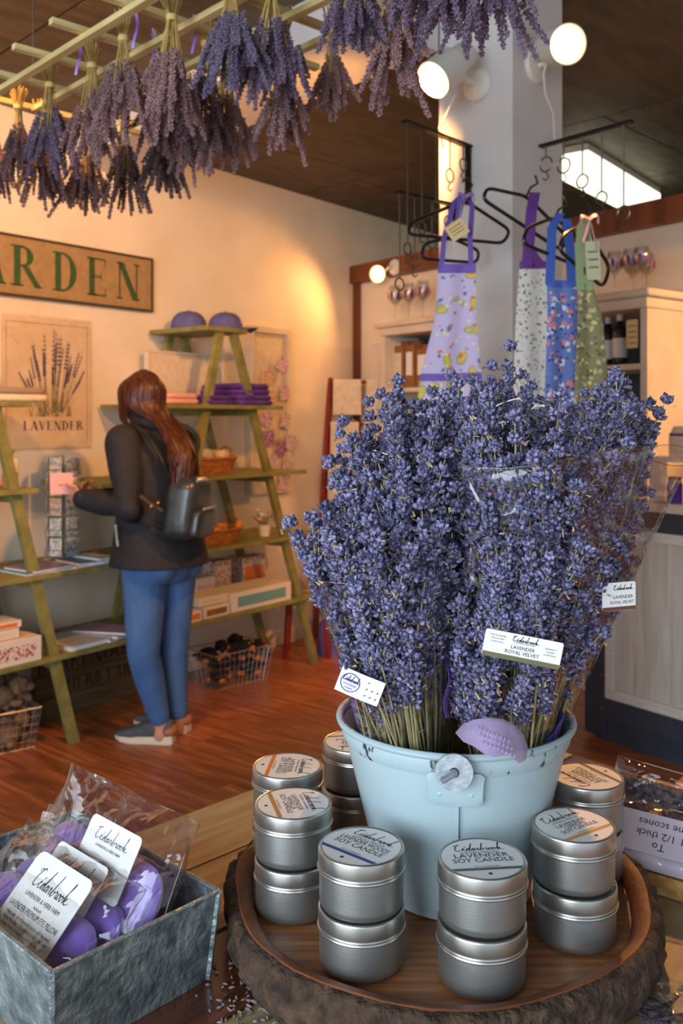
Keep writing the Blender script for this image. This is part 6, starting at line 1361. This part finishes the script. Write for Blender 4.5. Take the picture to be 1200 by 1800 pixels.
# ---- backpack
bpc = B(-.215, .045, 1.075); t = thing('backpack', 'small black leather backpack worn by the shopper', 'backpack', loc=bpc)
m_lea = mat('black_leather', (34, 40, 44), .36, c2=(48, 56, 62), scale=14, bump=.2, bscale=40, coat=.3); ax_l = (pl_*.95-pf*.25).normalized(); ax_f = Vector((-ax_l.y, ax_l.x, 0)); ax_f = ax_f if ax_f.dot(pf) > 0 else -ax_f
def K(f, l, z): z2 = z; return bpc+ax_f*(f-.10*z)+ax_l*l+Vector((0, 0, z2))
def pod(f0, hd_, hw, z0, z1, rr, name, m_, par, n=9):
    rings = []
    for k in range(n):
        u = k/(n-1); e = 1-abs(2*u-1)**rr; s = .62+.38*e**.5; z = lerp(z0, z1, u); rings.append((z, s))
    def fn(u, v):
        i = min(int(v*(n-1)), n-2); f = v*(n-1)-i; z = lerp(rings[i][0], rings[i+1][0], f); s = lerp(rings[i][1], rings[i+1][1], f); a = 2*math.pi*u
        x = math.copysign(abs(math.cos(a))**.5, math.cos(a)); y = math.copysign(abs(math.sin(a))**.5, math.sin(a)); return K(f0+x*hd_*s, y*hw*s*lerp(1.06, .9, v), z)
    mb = MB().sheet(fn, 32, 16); mb.f.append([i*17+16 for i in range(32)]); mb.m.append(0); mb.f.append([i*17 for i in range(32)][::-1]); mb.m.append(0)
    return wobj(mb, name, m_, par, ang=70)
pod(.005, .072, .12, -.135, .135, 6, 'main_compartment', m_lea, t); pk = pod(-.068, .026, .095, -.125, .0, 6, 'front_pocket', m_lea, t)
wobj(MB().tube([K(-.096, l, .005) for l in (-.06, -.02, .02, .06)], .003, 6), 'zip', m_zincd, pk); wobj(MB().tube([K(-.05, l, .118) for l in (-.06, 0, .06)], .003, 6), 'zip', m_zincd, t)
wobj(MB().tube([K(.03, -.03, .13), K(.03, -.028, .165), K(.03, 0, .178), K(.03, .028, .165), K(.03, .03, .13)], .006, 6), 'top_handle', m_lea, t)
for s in (-1, 1):
    pts = [K(.06, s*.07, .12), B(-.10, s*.15+.0, 1.36), B(.03, s*.145, 1.425), B(.14, s*.11, 1.28), B(.115, s*.14, 1.14), B(.0, s*.2, 1.03), K(.05, s*.12, -.07)]
    sm = []
    for i in range(len(pts)-1):
        p0, p1, p2, p3 = pts[max(i-1, 0)], pts[i], pts[i+1], pts[min(i+2, len(pts)-1)]
        for j in range(5): u = j/5; sm.append(.5*((2*p1)+(p2-p0)*u+(2*p0-5*p1+4*p2-p3)*u*u+(3*p1-p0-3*p2+p3)*u**3))
    wobj(MB().tube(sm+[pts[-1]], .014, 8, flat=.35), 'strap', m_lea, t)
wobj(MB().tube([P(247, 872, 3.80), P(262, 884, 3.80), P(285, 898, 3.81)], .018, 8, flat=.5), 'lower_strap', mat('olive_strap', (60, 54, 46), .7), t)
for q in ((266, 890), (278, 884)): wobj(MB().ball(P(q[0], q[1], 3.785), .008, 10, 6), 'buckle', mat('brass', (206, 150, 96), .3, .9), t)
for q in ((331, 841), (329, 850)): wobj(MB().ball(P(q[0], q[1], 3.86), .007, 10, 6), 'stud', m_chrome, t)
